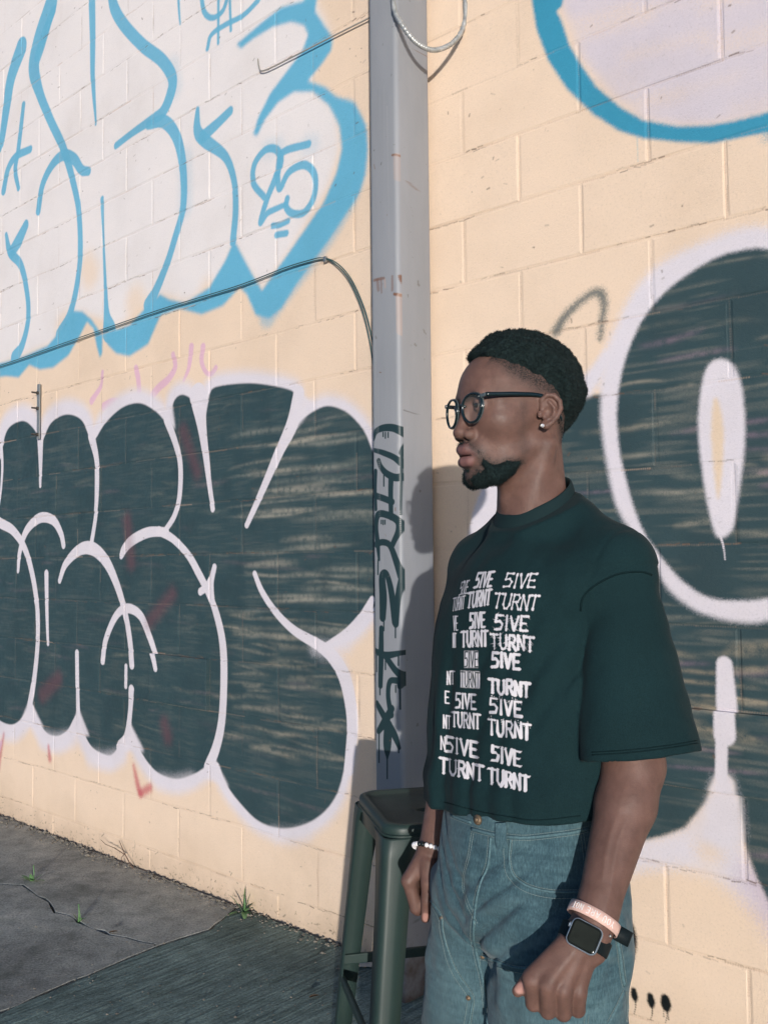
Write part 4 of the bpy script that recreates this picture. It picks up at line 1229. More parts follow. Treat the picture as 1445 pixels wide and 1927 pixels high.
def ear(m):
    # m mirrored head coordinates; ear plane leans out towards the back
    c, s = math.cos(0.42), math.sin(0.42)
    o = v3(0.001, 0.0715, 0.0)
    q = (m - o) * 1.08
    ex = q[..., 0] * c - q[..., 1] * s          # along the ear, front positive
    ey = q[..., 0] * s + q[..., 1] * c          # outward
    e = np.stack([ex, ey, q[..., 2]], -1)
    pts = [(-0.006, 0.004, 0.010), (-0.004, 0.006, 0.020), (-0.013, 0.009, 0.0285), (-0.025, 0.011, 0.027), (-0.034, 0.012, 0.017), (-0.0355, 0.012, 0.004), (-0.029, 0.011, -0.010), (-0.020, 0.010, -0.020), (-0.011, 0.009, -0.0255)]
    d = s_chain(e, pts, [0.0036, 0.0040, 0.0042, 0.0042, 0.0042, 0.0042, 0.0042, 0.0046, 0.0066], 0.003)
    d = smin(d, s_ell(e, (-0.009, 0.008, -0.0225), (0.0075, 0.0046, 0.0080)), 0.004)                # lobe
    sheet = s_ell(e, (-0.018, 0.004, 0.004), (0.0180, 0.0058, 0.0240))
    d = smin(d, sheet, 0.004)
    d = smin(d, s_chain(e, [(-0.016, 0.010, 0.017), (-0.0245, 0.011, 0.006), (-0.023, 0.010, -0.006), (-0.013, 0.009, -0.0145)], [0.0030, 0.0034, 0.0034, 0.0030], 0.003), 0.003)
    d = smax(d, -s_ell(e, (-0.0130, 0.0135, -0.001), (0.0090, 0.0085, 0.0110)), 0.003)              # concha
    d = smin(d, s_ell(e, (-0.0005, 0.0075, -0.005), (0.0050, 0.0042, 0.0070)), 0.003)              # tragus
    return d / 1.08

# arms (world coordinates)
def A3(px, py, Y): return at(px, py, Y)
TC = v3(0.262, 1.588, 0)
TF = v3(-0.79, -0.613, 0); TF = TF / np.linalg.norm(TF)
TL = v3(-TF[1], TF[0], 0)
def torso_pt(x, y, z): return TC + TF * x + TL * y + v3(0, 0, z)

L_sh = torso_pt(-0.01, 0.140, 1.252)
L_el = A3(1192, 1440, 1.440)
L_wr = A3(1121, 1722, 1.342)
hd = 0.088
LM = [A3(1001, 1846, 1.246 + hd), A3(1030, 1856, 1.236 + hd), A3(1060, 1865, 1.237 + hd), A3(1089, 1868, 1.246 + hd)]
LP = [A3(1004, 1888, 1.262 + hd), A3(1031, 1902, 1.254 + hd), A3(1060, 1907, 1.256 + hd), A3(1087, 1901, 1.263 + hd)]
LD = [A3(1011, 1881, 1.287 + hd), A3(1036, 1893, 1.284 + hd), A3(1062, 1897, 1.285 + hd), A3(1086, 1890, 1.286 + hd)]
LT = [A3(1020, 1852, 1.283 + hd), A3(1042, 1866, 1.280 + hd), A3(1064, 1870, 1.280 + hd), A3(1084, 1866, 1.280 + hd)]
LTH = [A3(1062, 1797, 1.272 + hd), A3(1022, 1824, 1.276 + hd), A3(995, 1846, 1.268 + hd), A3(974, 1866, 1.263 + hd)]
def arm_left(p):
    d = s_cap(p, L_sh, L_el, 0.044, 0.0435)
    mid = L_el * 0.72 + L_wr * 0.28 + np.array([0.004, 0.004, 0.0])
    d = smin(d, s_cap(p, L_el, mid, 0.0425, 0.0430), 0.03)
    d = smin(d, s_cap(p, mid, L_wr, 0.0430, 0.0275), 0.02)
    ax = (L_wr - L_el) / np.linalg.norm(L_wr - L_el)
    d = smin(d, s_cap(p, L_wr - ax * 0.02, L_wr + ax * 0.02, 0.0275, 0.0262), 0.012)
    d = smin(d, s_cap(p, L_wr + np.array([0.007, 0.004, -0.002]), L_wr + np.array([-0.004, 0.004, -0.05]), 0.0205, 0.0195), 0.02)
    d = smin(d, s_cap(p, L_wr + np.array([-0.009, 0.004, 0.0]), L_wr + np.array([-0.026, 0.006, -0.050]), 0.0185, 0.0175), 0.016)
    rad = [0.0125, 0.0128, 0.0124, 0.0114]
    for i in range(4):
        base = L_wr + (LM[i] - L_wr) * 0.25
        d = smin(d, s_cap(p, base, LM[i] + np.array([0, .004, .002]), 0.0155, rad[i] * 1.05), 0.013)
    for i in range(4):
        fd = s_cap(p, LM[i], LP[i], rad[i], rad[i] * 0.90)
        fd = smin(fd, s_cap(p, LP[i], LD[i], rad[i] * 0.90, rad[i] * 0.80), 0.004)
        fd = smin(fd, s_cap(p, LD[i], LT[i], rad[i] * 0.80, rad[i] * 0.68), 0.003)
        d = smin(d, fd, 0.0055)
    pc = (LM[1] + LM[2]) / 2
    d = smin(d, s_ell(p, pc * .55 + L_wr * .45 + np.array([.008, .022, 0]), (0.028, 0.018, 0.040)), 0.014)
    th = s_cap(p, LTH[0], LTH[1], 0.0150, 0.0135)
    th = smin(th, s_cap(p, LTH[1], LTH[2], 0.0132, 0.0112), 0.006)
    th = smin(th, s_cap(p, LTH[2], LTH[3], 0.0112, 0.0080), 0.004)
    d = smin(d, th, 0.008)
    vo = np.array([-0.30, -0.94, 0.12])
    for (ofs, t0_, t1_) in ((-.10, .15, .75), (.28, .35, .95)):
        vp = [L_el + (L_wr - L_el) * tt + (vo + np.array([ofs + .12 * math.sin(tt * 9), 0, 0])) / np.linalg.norm(vo + np.array([ofs, 0, 0])) * (0.0425 - .0150 * tt) for tt in np.linspace(t0_, t1_, 5)]
        d = smin(d, s_chain(p, vp, [.0006, .0010, .0012, .0010, .0006], .003), 0.009)
    # tendon ridges
    for i in range(1, 4):
        d = smin(d, s_cap(p, L_wr + (LM[i] - L_wr) * .35 + np.array([0, -.0125, 0]), LM[i] + np.array([0, -.004, .004]), 0.0024, 0.0052), 0.010)
    return d

R_sh = torso_pt(-0.01, -0.140, 1.252)
R_el = A3(868, 1395, 1.835)
R_wr = A3(817, 1592, 1.745)
RM = [A3(769, 1658, 1.732), A3(770, 1656, 1.752), A3(775, 1654, 1.772), A3(782, 1650, 1.790)]
RP = [A3(783, 1709, 1.734), A3(786, 1711, 1.756), A3(790, 1706, 1.778), A3(796, 1698, 1.795)]
RD = [A3(800, 1694, 1.736), A3(803, 1694, 1.758), A3(806, 1690, 1.778), A3(808, 1684, 1.793)]
RT = [A3(803, 1675, 1.738), A3(806, 1674, 1.758), A3(808, 1672, 1.776), A3(809, 1668, 1.790)]
RTH = [A3(806, 1626, 1.728), A3(806, 1662, 1.714), A3(804, 1696, 1.712), A3(800, 1729, 1.716)]
def arm_right(p):
    d = s_cap(p, R_sh, R_el, 0.044, 0.045)
    mid = R_el * 0.7 + R_wr * 0.3
    d = smin(d, s_cap(p, R_el, mid, 0.045, 0.042), 0.03)
    d = smin(d, s_cap(p, mid, R_wr, 0.042, 0.0275), 0.02)
    rad = [0.0125, 0.0128, 0.0122, 0.011]
    for i in range(4):
        d = smin(d, s_cap(p, R_wr + (RM[i] - R_wr) * .1, RM[i], 0.019, rad[i] * 1.1), 0.014)
    for i in range(4):
        fd = s_cap(p, RM[i], RP[i], rad[i], rad[i] * .92)
        fd = smin(fd, s_cap(p, RP[i], RD[i], rad[i] * .9, rad[i] * .8), 0.004)
        fd = smin(fd, s_cap(p, RD[i], RT[i], rad[i] * .8, rad[i] * .68), 0.003)
        d = smin(d, fd, 0.005)
    th = s_cap(p, RTH[0], RTH[1], 0.0165, 0.0135)
    th = smin(th, s_cap(p, RTH[1], RTH[2], 0.0130, 0.0112), 0.006)
    th = smin(th, s_cap(p, RTH[2], RTH[3], 0.0110, 0.0078), 0.004)
    return smin(d, th, 0.007)

def trunk(p):
    d = s_cap(p, torso_pt(-.015, -0.14, 1.26), torso_pt(-.015, 0.14, 1.26), 0.036)
    d = smin(d, s_cap(p, torso_pt(-.01, 0, 1.34), torso_pt(-.01, 0, 1.24), 0.05, 0.07), 0.03)
    d = smin(d, s_ell(p, torso_pt(0, 0, 1.10), (0.09, 0.09, 0.18)), 0.05)
    return smin(d, s_ell(p, torso_pt(-.01, 0, 0.90), (0.10, 0.10, 0.15)), 0.05)

def body_part_boxes():
    return [(lambda p: head_solid(to_head(p)), HO + v3(-.16, -.16, -.32), HO + v3(.16, .16, .16)),
            (arm_left, np.minimum(np.minimum(L_sh, L_el), LTH[3]) - .07, np.maximum(np.maximum(L_sh, L_el), L_wr) + .08),
            (arm_right, np.minimum(np.minimum(R_sh, R_el), RP[0]) - .08, np.maximum(np.maximum(R_sh, R_el), R_wr) + .08),
            (trunk, torso_pt(0, 0, 1.05) - v3(.24, .24, .32), torso_pt(0, 0, 1.05) + v3(.24, .24, .34))]
BP = body_part_boxes()
def body_solid(p):
    out = np.full(p.shape[0], 0.25, f32)
    for f, lo, hi in BP:
        m = np.all((p > lo - .04) & (p < hi + .04), -1)
        if m.any():
            out[m] = smin(out[m], f(p[m]).astype(f32), 0.02 if f is trunk else 0.004)
    return out

allp = np.array([HO + v3(0, 0, .13), HO - v3(.13, .13, 0), HO + v3(.13, .13, 0)] + LM + LP + LTH + RM + RP + RTH + [L_el, L_sh, R_sh, R_el, torso_pt(0, 0, .78)])
blo, bhi = allp.min(0) - 0.07, allp.max(0) + 0.07
BV, BF = skin_solid(body_solid, blo, bhi, 0.0020)

# skin: colour attribute red = lips, green = beard shadow, blue = nails and fingertips
skin = NT('skin', 0.58, 0.30)
att = skin.n('ShaderNodeAttribute'); att.attribute_name = 'tone'
sx = skin.n('ShaderNodeSeparateColor'); skin.l(att.outputs['Color'], sx.inputs[0])
sco = skin.coords()
SK = (0.146, 0.079, 0.062)
c_ = skin.ramp(skin.noise(sco, 34, 5, 0.6), [(0.3, tuple(x * .74 for x in SK)), (0.55, SK), (0.75, tuple(x * 1.2 for x in SK))])
c_ = skin.mix(skin.math('MULTIPLY', skin.ramp(skin.noise(sco, 420, 2), [(.58, (0, 0, 0)), (.70, (1, 1, 1))]), 0.25), c_, tuple(x * .55 for x in SK))
c_ = skin.mix(sx.outputs[0], c_, (0.185, 0.088, 0.082))
stub = skin.ramp(skin.noise(sco, 900, 2, 0.5), [(0.42, (0, 0, 0)), (0.60, (1, 1, 1))])
c_ = skin.mix(skin.math('MULTIPLY', sx.outputs[1], skin.math('ADD', skin.math('MULTIPLY', stub, 0.7), 0.3)), c_, (0.020, 0.024, 0.024))
c_ = skin.mix(sx.outputs[2], c_, (0.42, 0.22, 0.18))
skin.base(c_)
skin.b.inputs['Subsurface Weight'].default_value = 0.10
skin.b.inputs['Subsurface Radius'].default_value = (0.012, 0.005, 0.003)
skin.b.inputs['Subsurface Scale'].default_value = 0.6
skin.l(skin.ramp(skin.noise(sco, 60, 4, .6), [(.3, (.44,) * 3), (.7, (.68,) * 3)]), skin.b.inputs['Roughness'])
hb = skin.math('ADD', skin.math('MULTIPLY', skin.noise(sco, 520, 3), 0.6), skin.noise(sco, 120, 4))
skin.bump(hb, 0.30, 0.002)

feet_mid = torso_pt(0, 0, 0)
person = empty('person', (float(TC[0]), float(TC[1]), 0))
tag(person, 'man in dark printed t-shirt and blue jeans standing in front of the stool', 'person')
PO = np.array([TC[0], TC[1], 0])
body = fast_mesh('body', BV - PO, BF, skin.m, person)
Q = to_head(BV.astype(f32))
Mq = mirror(Q)
tone = np.zeros((len(BV), 4), f32); tone[:, 3] = 1
ishead = (np.abs(Q[:, 0]) < .14) & (np.abs(Q[:, 1]) < .12) & (Q[:, 2] > -.14) & (Q[:, 2] < .14)
tone[:, 0] = np.where(ishead, sm((0.0016 - lips(Q)) / 0.0022) * (Q[:, 0] > 0.08), 0)

# ------------------------------------------------------------------ hair, beard, eyes
ZBX = np.array([-0.13, -0.11, -0.075, -0.058, -0.046, -0.036, -0.020, 0.0, 0.030, 0.050, 0.066, 0.080, 0.12], f32)
ZBZ = np.array([-0.036, -0.038, -0.040, -0.028, -0.004, 0.018, 0.034, 0.043, 0.058, 0.070, 0.090, 0.098, 0.098], f32)
def hairline(q): return q[..., 2] - np.interp(q[..., 0], ZBX, ZBZ)
def hair_t(q):
    e = hairline(q) + 0.0035 * noise3(q, 70, 2) + 0.0018 * noise3(q, 210, 9)
    side = sm((np.abs(q[..., 1]) - 0.030) / 0.03) * sm((0.085 - q[..., 0]) / 0.03)
    ramp_w = 0.008 + 0.052 * side
    top = (0.0205 + 0.003 * sm((q[..., 2] - .06) / .06)) * (1 - 0.62 * sm((q[..., 0] - .035) / .05)) * (0.08 + 0.92 * sm((q[..., 2] + .042) / .105))
    return -0.006 + (top + 0.006) * sm(e / ramp_w) ** 0.8
def hair_solid(q):
    return head_skull(q) - hair_t(q) + 0.0026 * noise3(q, 150, 1) + 0.0020 * noise3(q, 75, 4) + 0.0012 * noise3(q, 300, 3)
hair_m = NT('curly_hair', 0.85, 0.25)
hair_m.base(hair_m.ramp(hair_m.noise(hair_m.coords(), 260, 3), [(.3, (0.004, 0.010, 0.0105)), (.7, (0.013, 0.028, 0.028))]))
hair_m.bump(hair_m.noise(hair_m.coords(), 420, 4, .7), 0.9, 0.004)
HV, HFc = skin_solid(hair_solid, (-.15, -.11, -.07), (.125, .11, .17), 0.0022)
hair = fast_mesh('hair', from_head(HV) - PO, HFc, hair_m.m, person)

def curls(name, P, N, length, width, n_seg, seed, parent, bend=1.0, lift=0.75):
    """many short bent hairs as thin strips"""
    r = np.random.default_rng(seed)
    k = len(P)
    tang = np.cross(N, r.normal(size=(k, 3))); tang /= np.linalg.norm(tang, axis=1)[:, None] + 1e-9
    side = np.cross(N, tang)
    L = length * r.uniform(.6, 1.25, k)[:, None]
    V = np.empty((k, (n_seg + 1) * 2, 3))
    ph = r.uniform(0, 2 * PI, k)[:, None]
    for s in range(n_seg + 1):
        f = s / n_seg
        a = f * 2.6 * bend
        c = P - N * 0.001 + N * L * lift * (math.sin(min(a, 1.9)) / 1.0) * .8 + tang * L * (1 - math.cos(a)) * .45 + side * L * .25 * np.sin(a * 1.7 + ph)
        w = width * (1 - .6 * f)
        V[:, 2 * s] = c - side * w; V[:, 2 * s + 1] = c + side * w
    m = (n_seg + 1) * 2
    F = np.concatenate([np.array([[2 * s, 2 * s + 1, 2 * s + 3, 2 * s + 2]]) for s in range(n_seg)])
    F = (F[None] + (np.arange(k) * m)[:, None, None]).reshape(-1, 4)
    o = fast_mesh(name, V.reshape(-1, 3), F, hair_m.m, parent, False)
    o['kind'] = 'stuff'
    return o
r_h = np.random.default_rng(3)
sel = np.flatnonzero(hairline(HV.astype(f32)) > -0.006)
outer = hair_t(HV.astype(f32)) > -0.002
sel = sel[outer[sel]]
pick = r_h.choice(sel, 15000)
Nh = grad(lambda q: head_skull(q), HV[pick].astype(f32))
curls('hair_curls', from_head(HV[pick]) - PO, Nh @ HR, 0.0052, 0.00042, 3, 5, hair)

def beard_solid(q):
    m = mirror(q)
    d = s_chain(m, [(0.024, 0.0520, -0.076), (0.046, 0.0455, -0.090), (0.062, 0.032, -0.099), (0.073, 0.013, -0.102), (0.0755, 0.0, -0.102)], [0.003, 0.0125, 0.0165, 0.0175, 0.0178], 0.010)
    d = smin(d, s_chain(m, [(0.0865, 0.0285, -0.067), (0.079, 0.0335, -0.082), (0.070, 0.036, -0.096)], [0.0028, 0.0045, 0.008], 0.006), 0.005)
    d = smin(d, s_chain(m, [(0.1040, 0.0, -0.0462), (0.0995, 0.014, -0.0482), (0.0870, 0.0285, -0.0640)], [0.0022, 0.0026, 0.0028], 0.003), 0.003)
    d = smin(d, s_ell(q, (0.0915, 0, -0.0900), (0.0050, 0.0075, 0.0055)), 0.003)
    return d + 0.0014 + 0.0016 * noise3(q, 170, 6) + 0.0014 * noise3(q, 90, 7) + 0.0008 * noise3(q, 340, 8)
BEV, BEF = skin_solid(beard_solid, (-.0, -.085, -.14), (.125, .085, -.03), 0.0020)
beard = fast_mesh('beard', from_head(BEV) - PO, BEF, hair_m.m, person)
pick = r_h.choice(len(BEV), min(len(BEV), 13000), replace=False)
Nb = grad(beard_solid, BEV[pick].astype(f32), 0.003)
Nb[:, 2] -= 0.25
curls('beard_curls', from_head(BEV[pick]) - PO, Nb @ HR, 0.0050, 0.00034, 2, 6, beard)

# stubble in the faded sides, at the sideburn and round the beard
e_h = hairline(Q)
side_ = np.abs(Q[:, 1]) > 0.035
fade = np.where(ishead & side_, sm((e_h + 0.036) / 0.040), 0) * (Q[:, 0] < 0.085)
bd = np.where(ishead, beard_solid(Q), 1.0)
shadow_b = np.where(ishead & (Q[:, 0] > -.01), 0.8 * sm((0.015 - bd) / 0.015), 0)
burn = np.where(ishead & side_, 0.42 * sm(1 - np.abs(Q[:, 0] - (0.026 + 0.1 * (Q[:, 2] + .03))) / 0.016) * sm((Q[:, 2] + .085) / .02) * sm((0.03 - Q[:, 2]) / .03), 0)
iearV = np.where(ishead, ear(Mq), 1.0) < 0.0035
tone[:, 1] = np.where(iearV, 0, np.clip(np.maximum(np.maximum(fade * 0.9, shadow_b), burn), 0, 1))
# brow, nails
brow_d = s_chain(Mq, [(0.101, 0.010, 0.024), (0.096, 0.028, 0.030), (0.080, 0.048, 0.024)], [0.004, 0.0042, 0.0025], 0.002)
tone[:, 1] = np.maximum(tone[:, 1], np.where(ishead, 0.85 * sm((0.0035 - brow_d) / 0.004), 0))
Wb = BV.astype(f32)
slit_d = s_ell(Mq, (0.0990, 0.0335, 0.0110), (0.0120, 0.0126, 0.0032))
tone[:, 1] = np.maximum(tone[:, 1], np.where(ishead & (Q[:, 0] > .07), 0.9 * sm((0.0022 - slit_d) / 0.0016) * (Q[:, 2] > .0105), 0))
nailL = np.linalg.norm((Wb - (LTH[3] * .75 + LTH[2] * .25 + np.array([-.001, -.009, .004]))) / np.array([.010, .009, .008]), axis=1)
nailR = np.linalg.norm((Wb - (RTH[3] * .85 + RTH[2] * .15 + np.array([.0, -.008, 0]))) / np.array([.0065, .006, .0095]), axis=1)
tone[:, 2] = np.maximum(sm((1.15 - nailL) / .4), sm((1.15 - nailR) / .4)) * 0.9
ca = body.data.color_attributes.new('tone', 'FLOAT_COLOR', 'POINT')
ca.data.foreach_set('color', tone.ravel())
pk = np.flatnonzero((tone[:, 1] > 0.25) & ishead & ~iearV & (r_h.random(len(BV)) < tone[:, 1] * 0.22))
Nf = grad(lambda q: head_solid(q), Q[pk])
curls('stubble', BV[pk] - PO, Nf @ HR, 0.0022, 0.00030, 1, 8, body, 0.6)
edge = np.flatnonzero(ishead & ~iearV & side_ & (e_h > -.016) & (e_h < .012) & (Q[:, 0] < .08) & (Q[:, 0] > -.10))
edge = edge[r_h.random(len(edge)) < 0.75 * sm((e_h[edge] + .016) / .022)]
curls('fade_curls', BV[edge] - PO, grad(lambda q: head_solid(q), Q[edge]) @ HR, 0.0034, 0.00036, 2, 9, hair, 0.9)
jaw = np.flatnonzero(ishead & (bd > -.001) & (bd < .008) & (Q[:, 0] > 0) & (lips(Q) > .002))
jaw = jaw[r_h.random(len(jaw)) < 0.5 * sm((.008 - bd[jaw]) / .008)]
curls('jaw_stubble', BV[jaw] - PO, grad(lambda q: head_solid(q), Q[jaw]) @ HR, 0.0030, 0.00030, 2, 10, beard, 0.8)

eye_m = NT('eyeball', 0.15, 0.5)
eco = eye_m.coords()
esep = eye_m.n('ShaderNodeSeparateXYZ'); eye_m.l(eco, esep.inputs[0])
eye_m.base(eye_m.ramp(eye_m.math('DIVIDE', esep.outputs[0], 0.0125), [(0.80, (0.15, 0.125, 0.112)), (0.86, (0.022, 0.012, 0.009)), (0.955, (0.022, 0.012, 0.009)), (0.965, (0.003, 0.003, 0.003))]))
for sy in (1, -1):
    bm = bmesh.new(); bmesh.ops.create_uvsphere(bm, u_segments=24, v_segments=16, radius=0.0125)
    o = from_bm('eye', bm, eye_m.m, person, True)
    o.location = Vector(from_head(v3(0.0838, 0.0320 * sy, 0.0128)) - PO)
    o.rotation_euler = (0, 0, math.atan2(HF[1], HF[0]))

# ------------------------------------------------------------------ t-shirt
def to_torso(p):
    q = p - TC
    return np.stack([q @ TF, q @ TL, p[..., 2]], -1)
SHZ = np.array([.80, .85, .90, .95, 1.0, 1.05, 1.1, 1.15, 1.2, 1.25, 1.30], f32)
SHA = np.array([.226, .224, .219, .214, .210, .206, .203, .199, .192, .178, .150], f32)
SHB = np.array([.141, .140, .136, .132, .129, .126, .123, .119, .113, .103, .088], f32)
SHX = np.array([.012, .012, .012, .012, .014, .016, .017, .016, .012, .006, .0], f32)
SLH = A3(1209, 1425, 1.430)
SLS = torso_pt(-0.012, 0.146, 1.258)
SRH = A3(912, 1385, 1.80)
SRS = torso_pt(-0.012, -0.146, 1.258)
def sleeve(p, S, H, sgn):
    w = H - S; Ln = np.linalg.norm(w); w = (w / Ln).astype(f32)
    e1 = v3(1, 0.25, 0); e1 = e1 - w * (e1 @ w); e1 = e1 / np.linalg.norm(e1)
    e2 = np.cross(w, e1).astype(f32)
    q = p - S.astype(f32)
    t = q @ w; a = q @ e1; b = q @ e2
    f = np.clip(t / Ln, -0.3, 1.2)
    ra = (0.057 + 0.034 * sm(f * 1.0) + 0.006 * f) if sgn > 0 else 0.057 + 0.012 * f
    rb = 0.056 + 0.010 * f
    ang = np.arctan2(b, a)
    ra = ra * (1 + 0.035 * np.sin(3 * ang + 1 + 3 * f) * np.clip(f, 0, 1)); 
    r = np.sqrt((a / ra) ** 2 + (b / rb) ** 2) + 1e-6
    d = np.sqrt(a * a + b * b) * (1 - 1 / r)
    d = np.maximum(d, -0.05)
    cap = np.sqrt(q[..., 0] ** 2 + q[..., 1] ** 2 + q[..., 2] ** 2) - 0.060
    d = np.where(t < 0, cap, d)
    end = t - Ln + 0.012 * np.sin(ang * 2 + .5) * 0.15
    return d, end, t / Ln
CX0 = float(to_torso((HO + HF * -0.0345)[None])[0, 0])
def shirt_solid(p):
    q = to_torso(p)
    x, y, z = q[..., 0], q[..., 1], q[..., 2]
    a = np.interp(z, SHZ, SHA); b = np.interp(z, SHZ, SHB); cx = np.interp(z, SHZ, SHX)
    xx = x - cx
    yt = y + 0.030 * sm((1.26 - z) / .12)
    a = a - 0.024 * sm((1.26 - z) / .12)
    r = (np.abs(xx / b) ** 2.25 + np.abs(yt / a) ** 2.25) ** (1 / 2.25) + 1e-6
    rad = np.sqrt(xx * xx + yt * yt)
    d = np.maximum(rad * (1 - 1 / r), -0.06)
    d = smax(d, (z - 1.272).astype(f32), 0.06)
    for s in (1, -1):
        d = smin(d, s_cap(p, torso_pt(-0.014, 0.045 * s, 1.348), torso_pt(-0.014, 0.146 * s, 1.270), 0.040, 0.045), 0.08)
    d = smin(d, s_ell(p, torso_pt(-.002, 0, 1.330), (0.080, 0.080, 0.054)), 0.05)
    d = smin(d, s_ell(p, torso_pt(0.004, 0, 1.235), (0.112, 0.112, 0.085)), 0.09)
    low = sm((1.22 - z) / .30)
    # cloth: soft drape, the long fold beside the print, drag lines from the armpit
    d = d + 0.0075 * low * noise3(p * v3(1, 1, .34), 9.5, 11) + 0.0040 * noise3(p * v3(1, 1, .5), 24, 12) + 0.0012 * noise3(p * v3(1, 1, .7), 55, 15)
    c0 = -0.078 - 0.10 * (1.12 - z)
    d = d + np.where(xx > 0, 0.009 * np.exp(-((y - c0) / 0.013) ** 2) * sm((1.17 - z) / .12), 0)
    d = d - np.where(xx > 0, 0.005 * np.exp(-((y - c0 + .026) / 0.016) ** 2) * sm((1.17 - z) / .12), 0)
    drag = (y - 0.155) + 0.55 * (1.17 - z)
    for o_, A_ in ((0.012, .0060), (-.030, .0055), (-.075, .0042), (-.125, .003)):
        d = d + np.where((xx > -.02) & (z < 1.24), A_ * np.exp(-((drag - o_) / .011) ** 2) * sm((z - .93) / .12) * sm((1.24 - z) / .08), 0)
    for o_, A_, w_ in ((.0, .006, .010), (.045, .005, .014), (-.05, .005, .012), (.09, .004, .012)):      # folds falling to the hem, loose cloth resting on the waistband
        d = d + np.where(xx > -.03, A_ * np.exp(-((yt - o_ - .10 * (z - .9)) / w_) ** 2) * sm((1.02 - z) / .10), 0)
    d = d - 0.006 * np.exp(-((z - .915 - .05 * y) / .022) ** 2)
    hem = 0.878 + 0.075 * y - 0.055 * xx + 0.002 * np.sin(y * 30 + 1)
    d = smax(d, (hem - z).astype(f32), 0.006)
    d = smax(d, -s_ell(p, torso_pt(0, 0, 0.845), (0.150, 0.150, 0.05)), 0.01)       # open underside
    neck = s_cap(p, torso_pt(-.012, 0, 1.352), HO + HF * -0.036 + v3(0, 0, -.06), 0.054, 0.060)
    for S, H, s in ((SLS, SLH, 1), (SRS, SRH, -1)):
        ds, end, f = sleeve(p, S, H, s)
        ds = ds + 0.0055 * noise3(p * v3(1, 1, .45), 15, 13) + 0.0016 * noise3(p, 42, 14)
        inner = ds + 0.0085
        ds = smax(ds, end.astype(f32), 0.003)
        ds = np.where(f > 0.30, np.maximum(ds, -np.maximum(inner, (f.min() * 0 + 0.45 - f) * 0.2)), ds)
        k = 0.003 + 0.055 * sm((z - 1.15) / .10)
        h = np.clip(k - np.abs(d - ds), 0, None) / k
        d = np.minimum(d, ds) - h * h * h * (k / 6.0)
    # armhole seam
    q1 = y * 1.0 - 0.148 - 0.18 * (z - 1.2)
    d = d + np.where((z > 1.06) & (y > 0), 0.0016 * np.exp(-(q1 / 0.0035) ** 2), 0)
    d = smax(d, np.where((np.abs(y) < .11) & (z > 1.30), z - (1.3665 - .574 * (x - CX0)), -1).astype(f32), 0.0)
    d = smax(d, -neck, 0.004)
    return d.astype(f32)
slo = np.array([-.02, 1.22, .80]); shi = np.array([.56, 1.98, 1.44])
SV, SF_ = skin_solid(shirt_solid, slo, shi, 0.0036, B=12, lip=1.8)
ST = to_torso(SV.astype(f32))

def skin_bvh(V, F): return BVHTree.FromPolygons([tuple(map(float, v)) for v in V], [tuple(map(int, f)) for f in F])
cam_o = Vector((0, 0, CAMZ))
def hit(bvh, px, py):
    d = Vector(ray(px, py)).normalized()
    loc, nrm, i, dist = bvh.ray_cast(cam_o, d)
    return loc, nrm
shirt_bvh = skin_bvh(SV, SF_)
def shirt_uv(px, py):
    loc, nrm = hit(shirt_bvh, px, py)
    if loc is None: return None
    t = to_torso(np.array([loc[:]], f32))[0]
    return float(t[1] * (1 + 4.0 * t[1] * t[1])), float(t[2])

PP = Paint(-0.20, 0.20, 0.84, 1.30, 0.0006, (0, 0, 0), 12)
# letters on a unit square, y down
GL = {'5': [[(.95, 0), (.15, 0), (.1, .45), (.6, .4), (.92, .62), (.75, .95), (.05, 1)]],
      'S': [[(.95, .08), (.5, 0), (.1, .2), (.2, .42), (.8, .58), (.92, .8), (.5, 1), (.05, .9)]],
      'I': [[(.5, 0), (.5, 1)]], 'V': [[(.05, 0), (.5, 1), (.95, 0)]],
      'E': [[(.92, 0), (.12, 0), (.12, 1), (.95, 1)], [(.12, .5), (.75, .5)]],
      'T': [[(.0, .02), (1, .02)], [(.5, 0), (.5, 1)]], 'U': [[(.1, 0), (.1, .75), (.35, 1), (.65, 1), (.9, .75), (.9, 0)]],
      'R': [[(.12, 1), (.12, 0), (.7, 0), (.92, .2), (.72, .48), (.12, .5)], [(.5, .5), (.98, 1)]],
      'N': [[(.1, 1), (.1, 0), (.9, 1), (.9, 0)]]}
INKW = 1.0
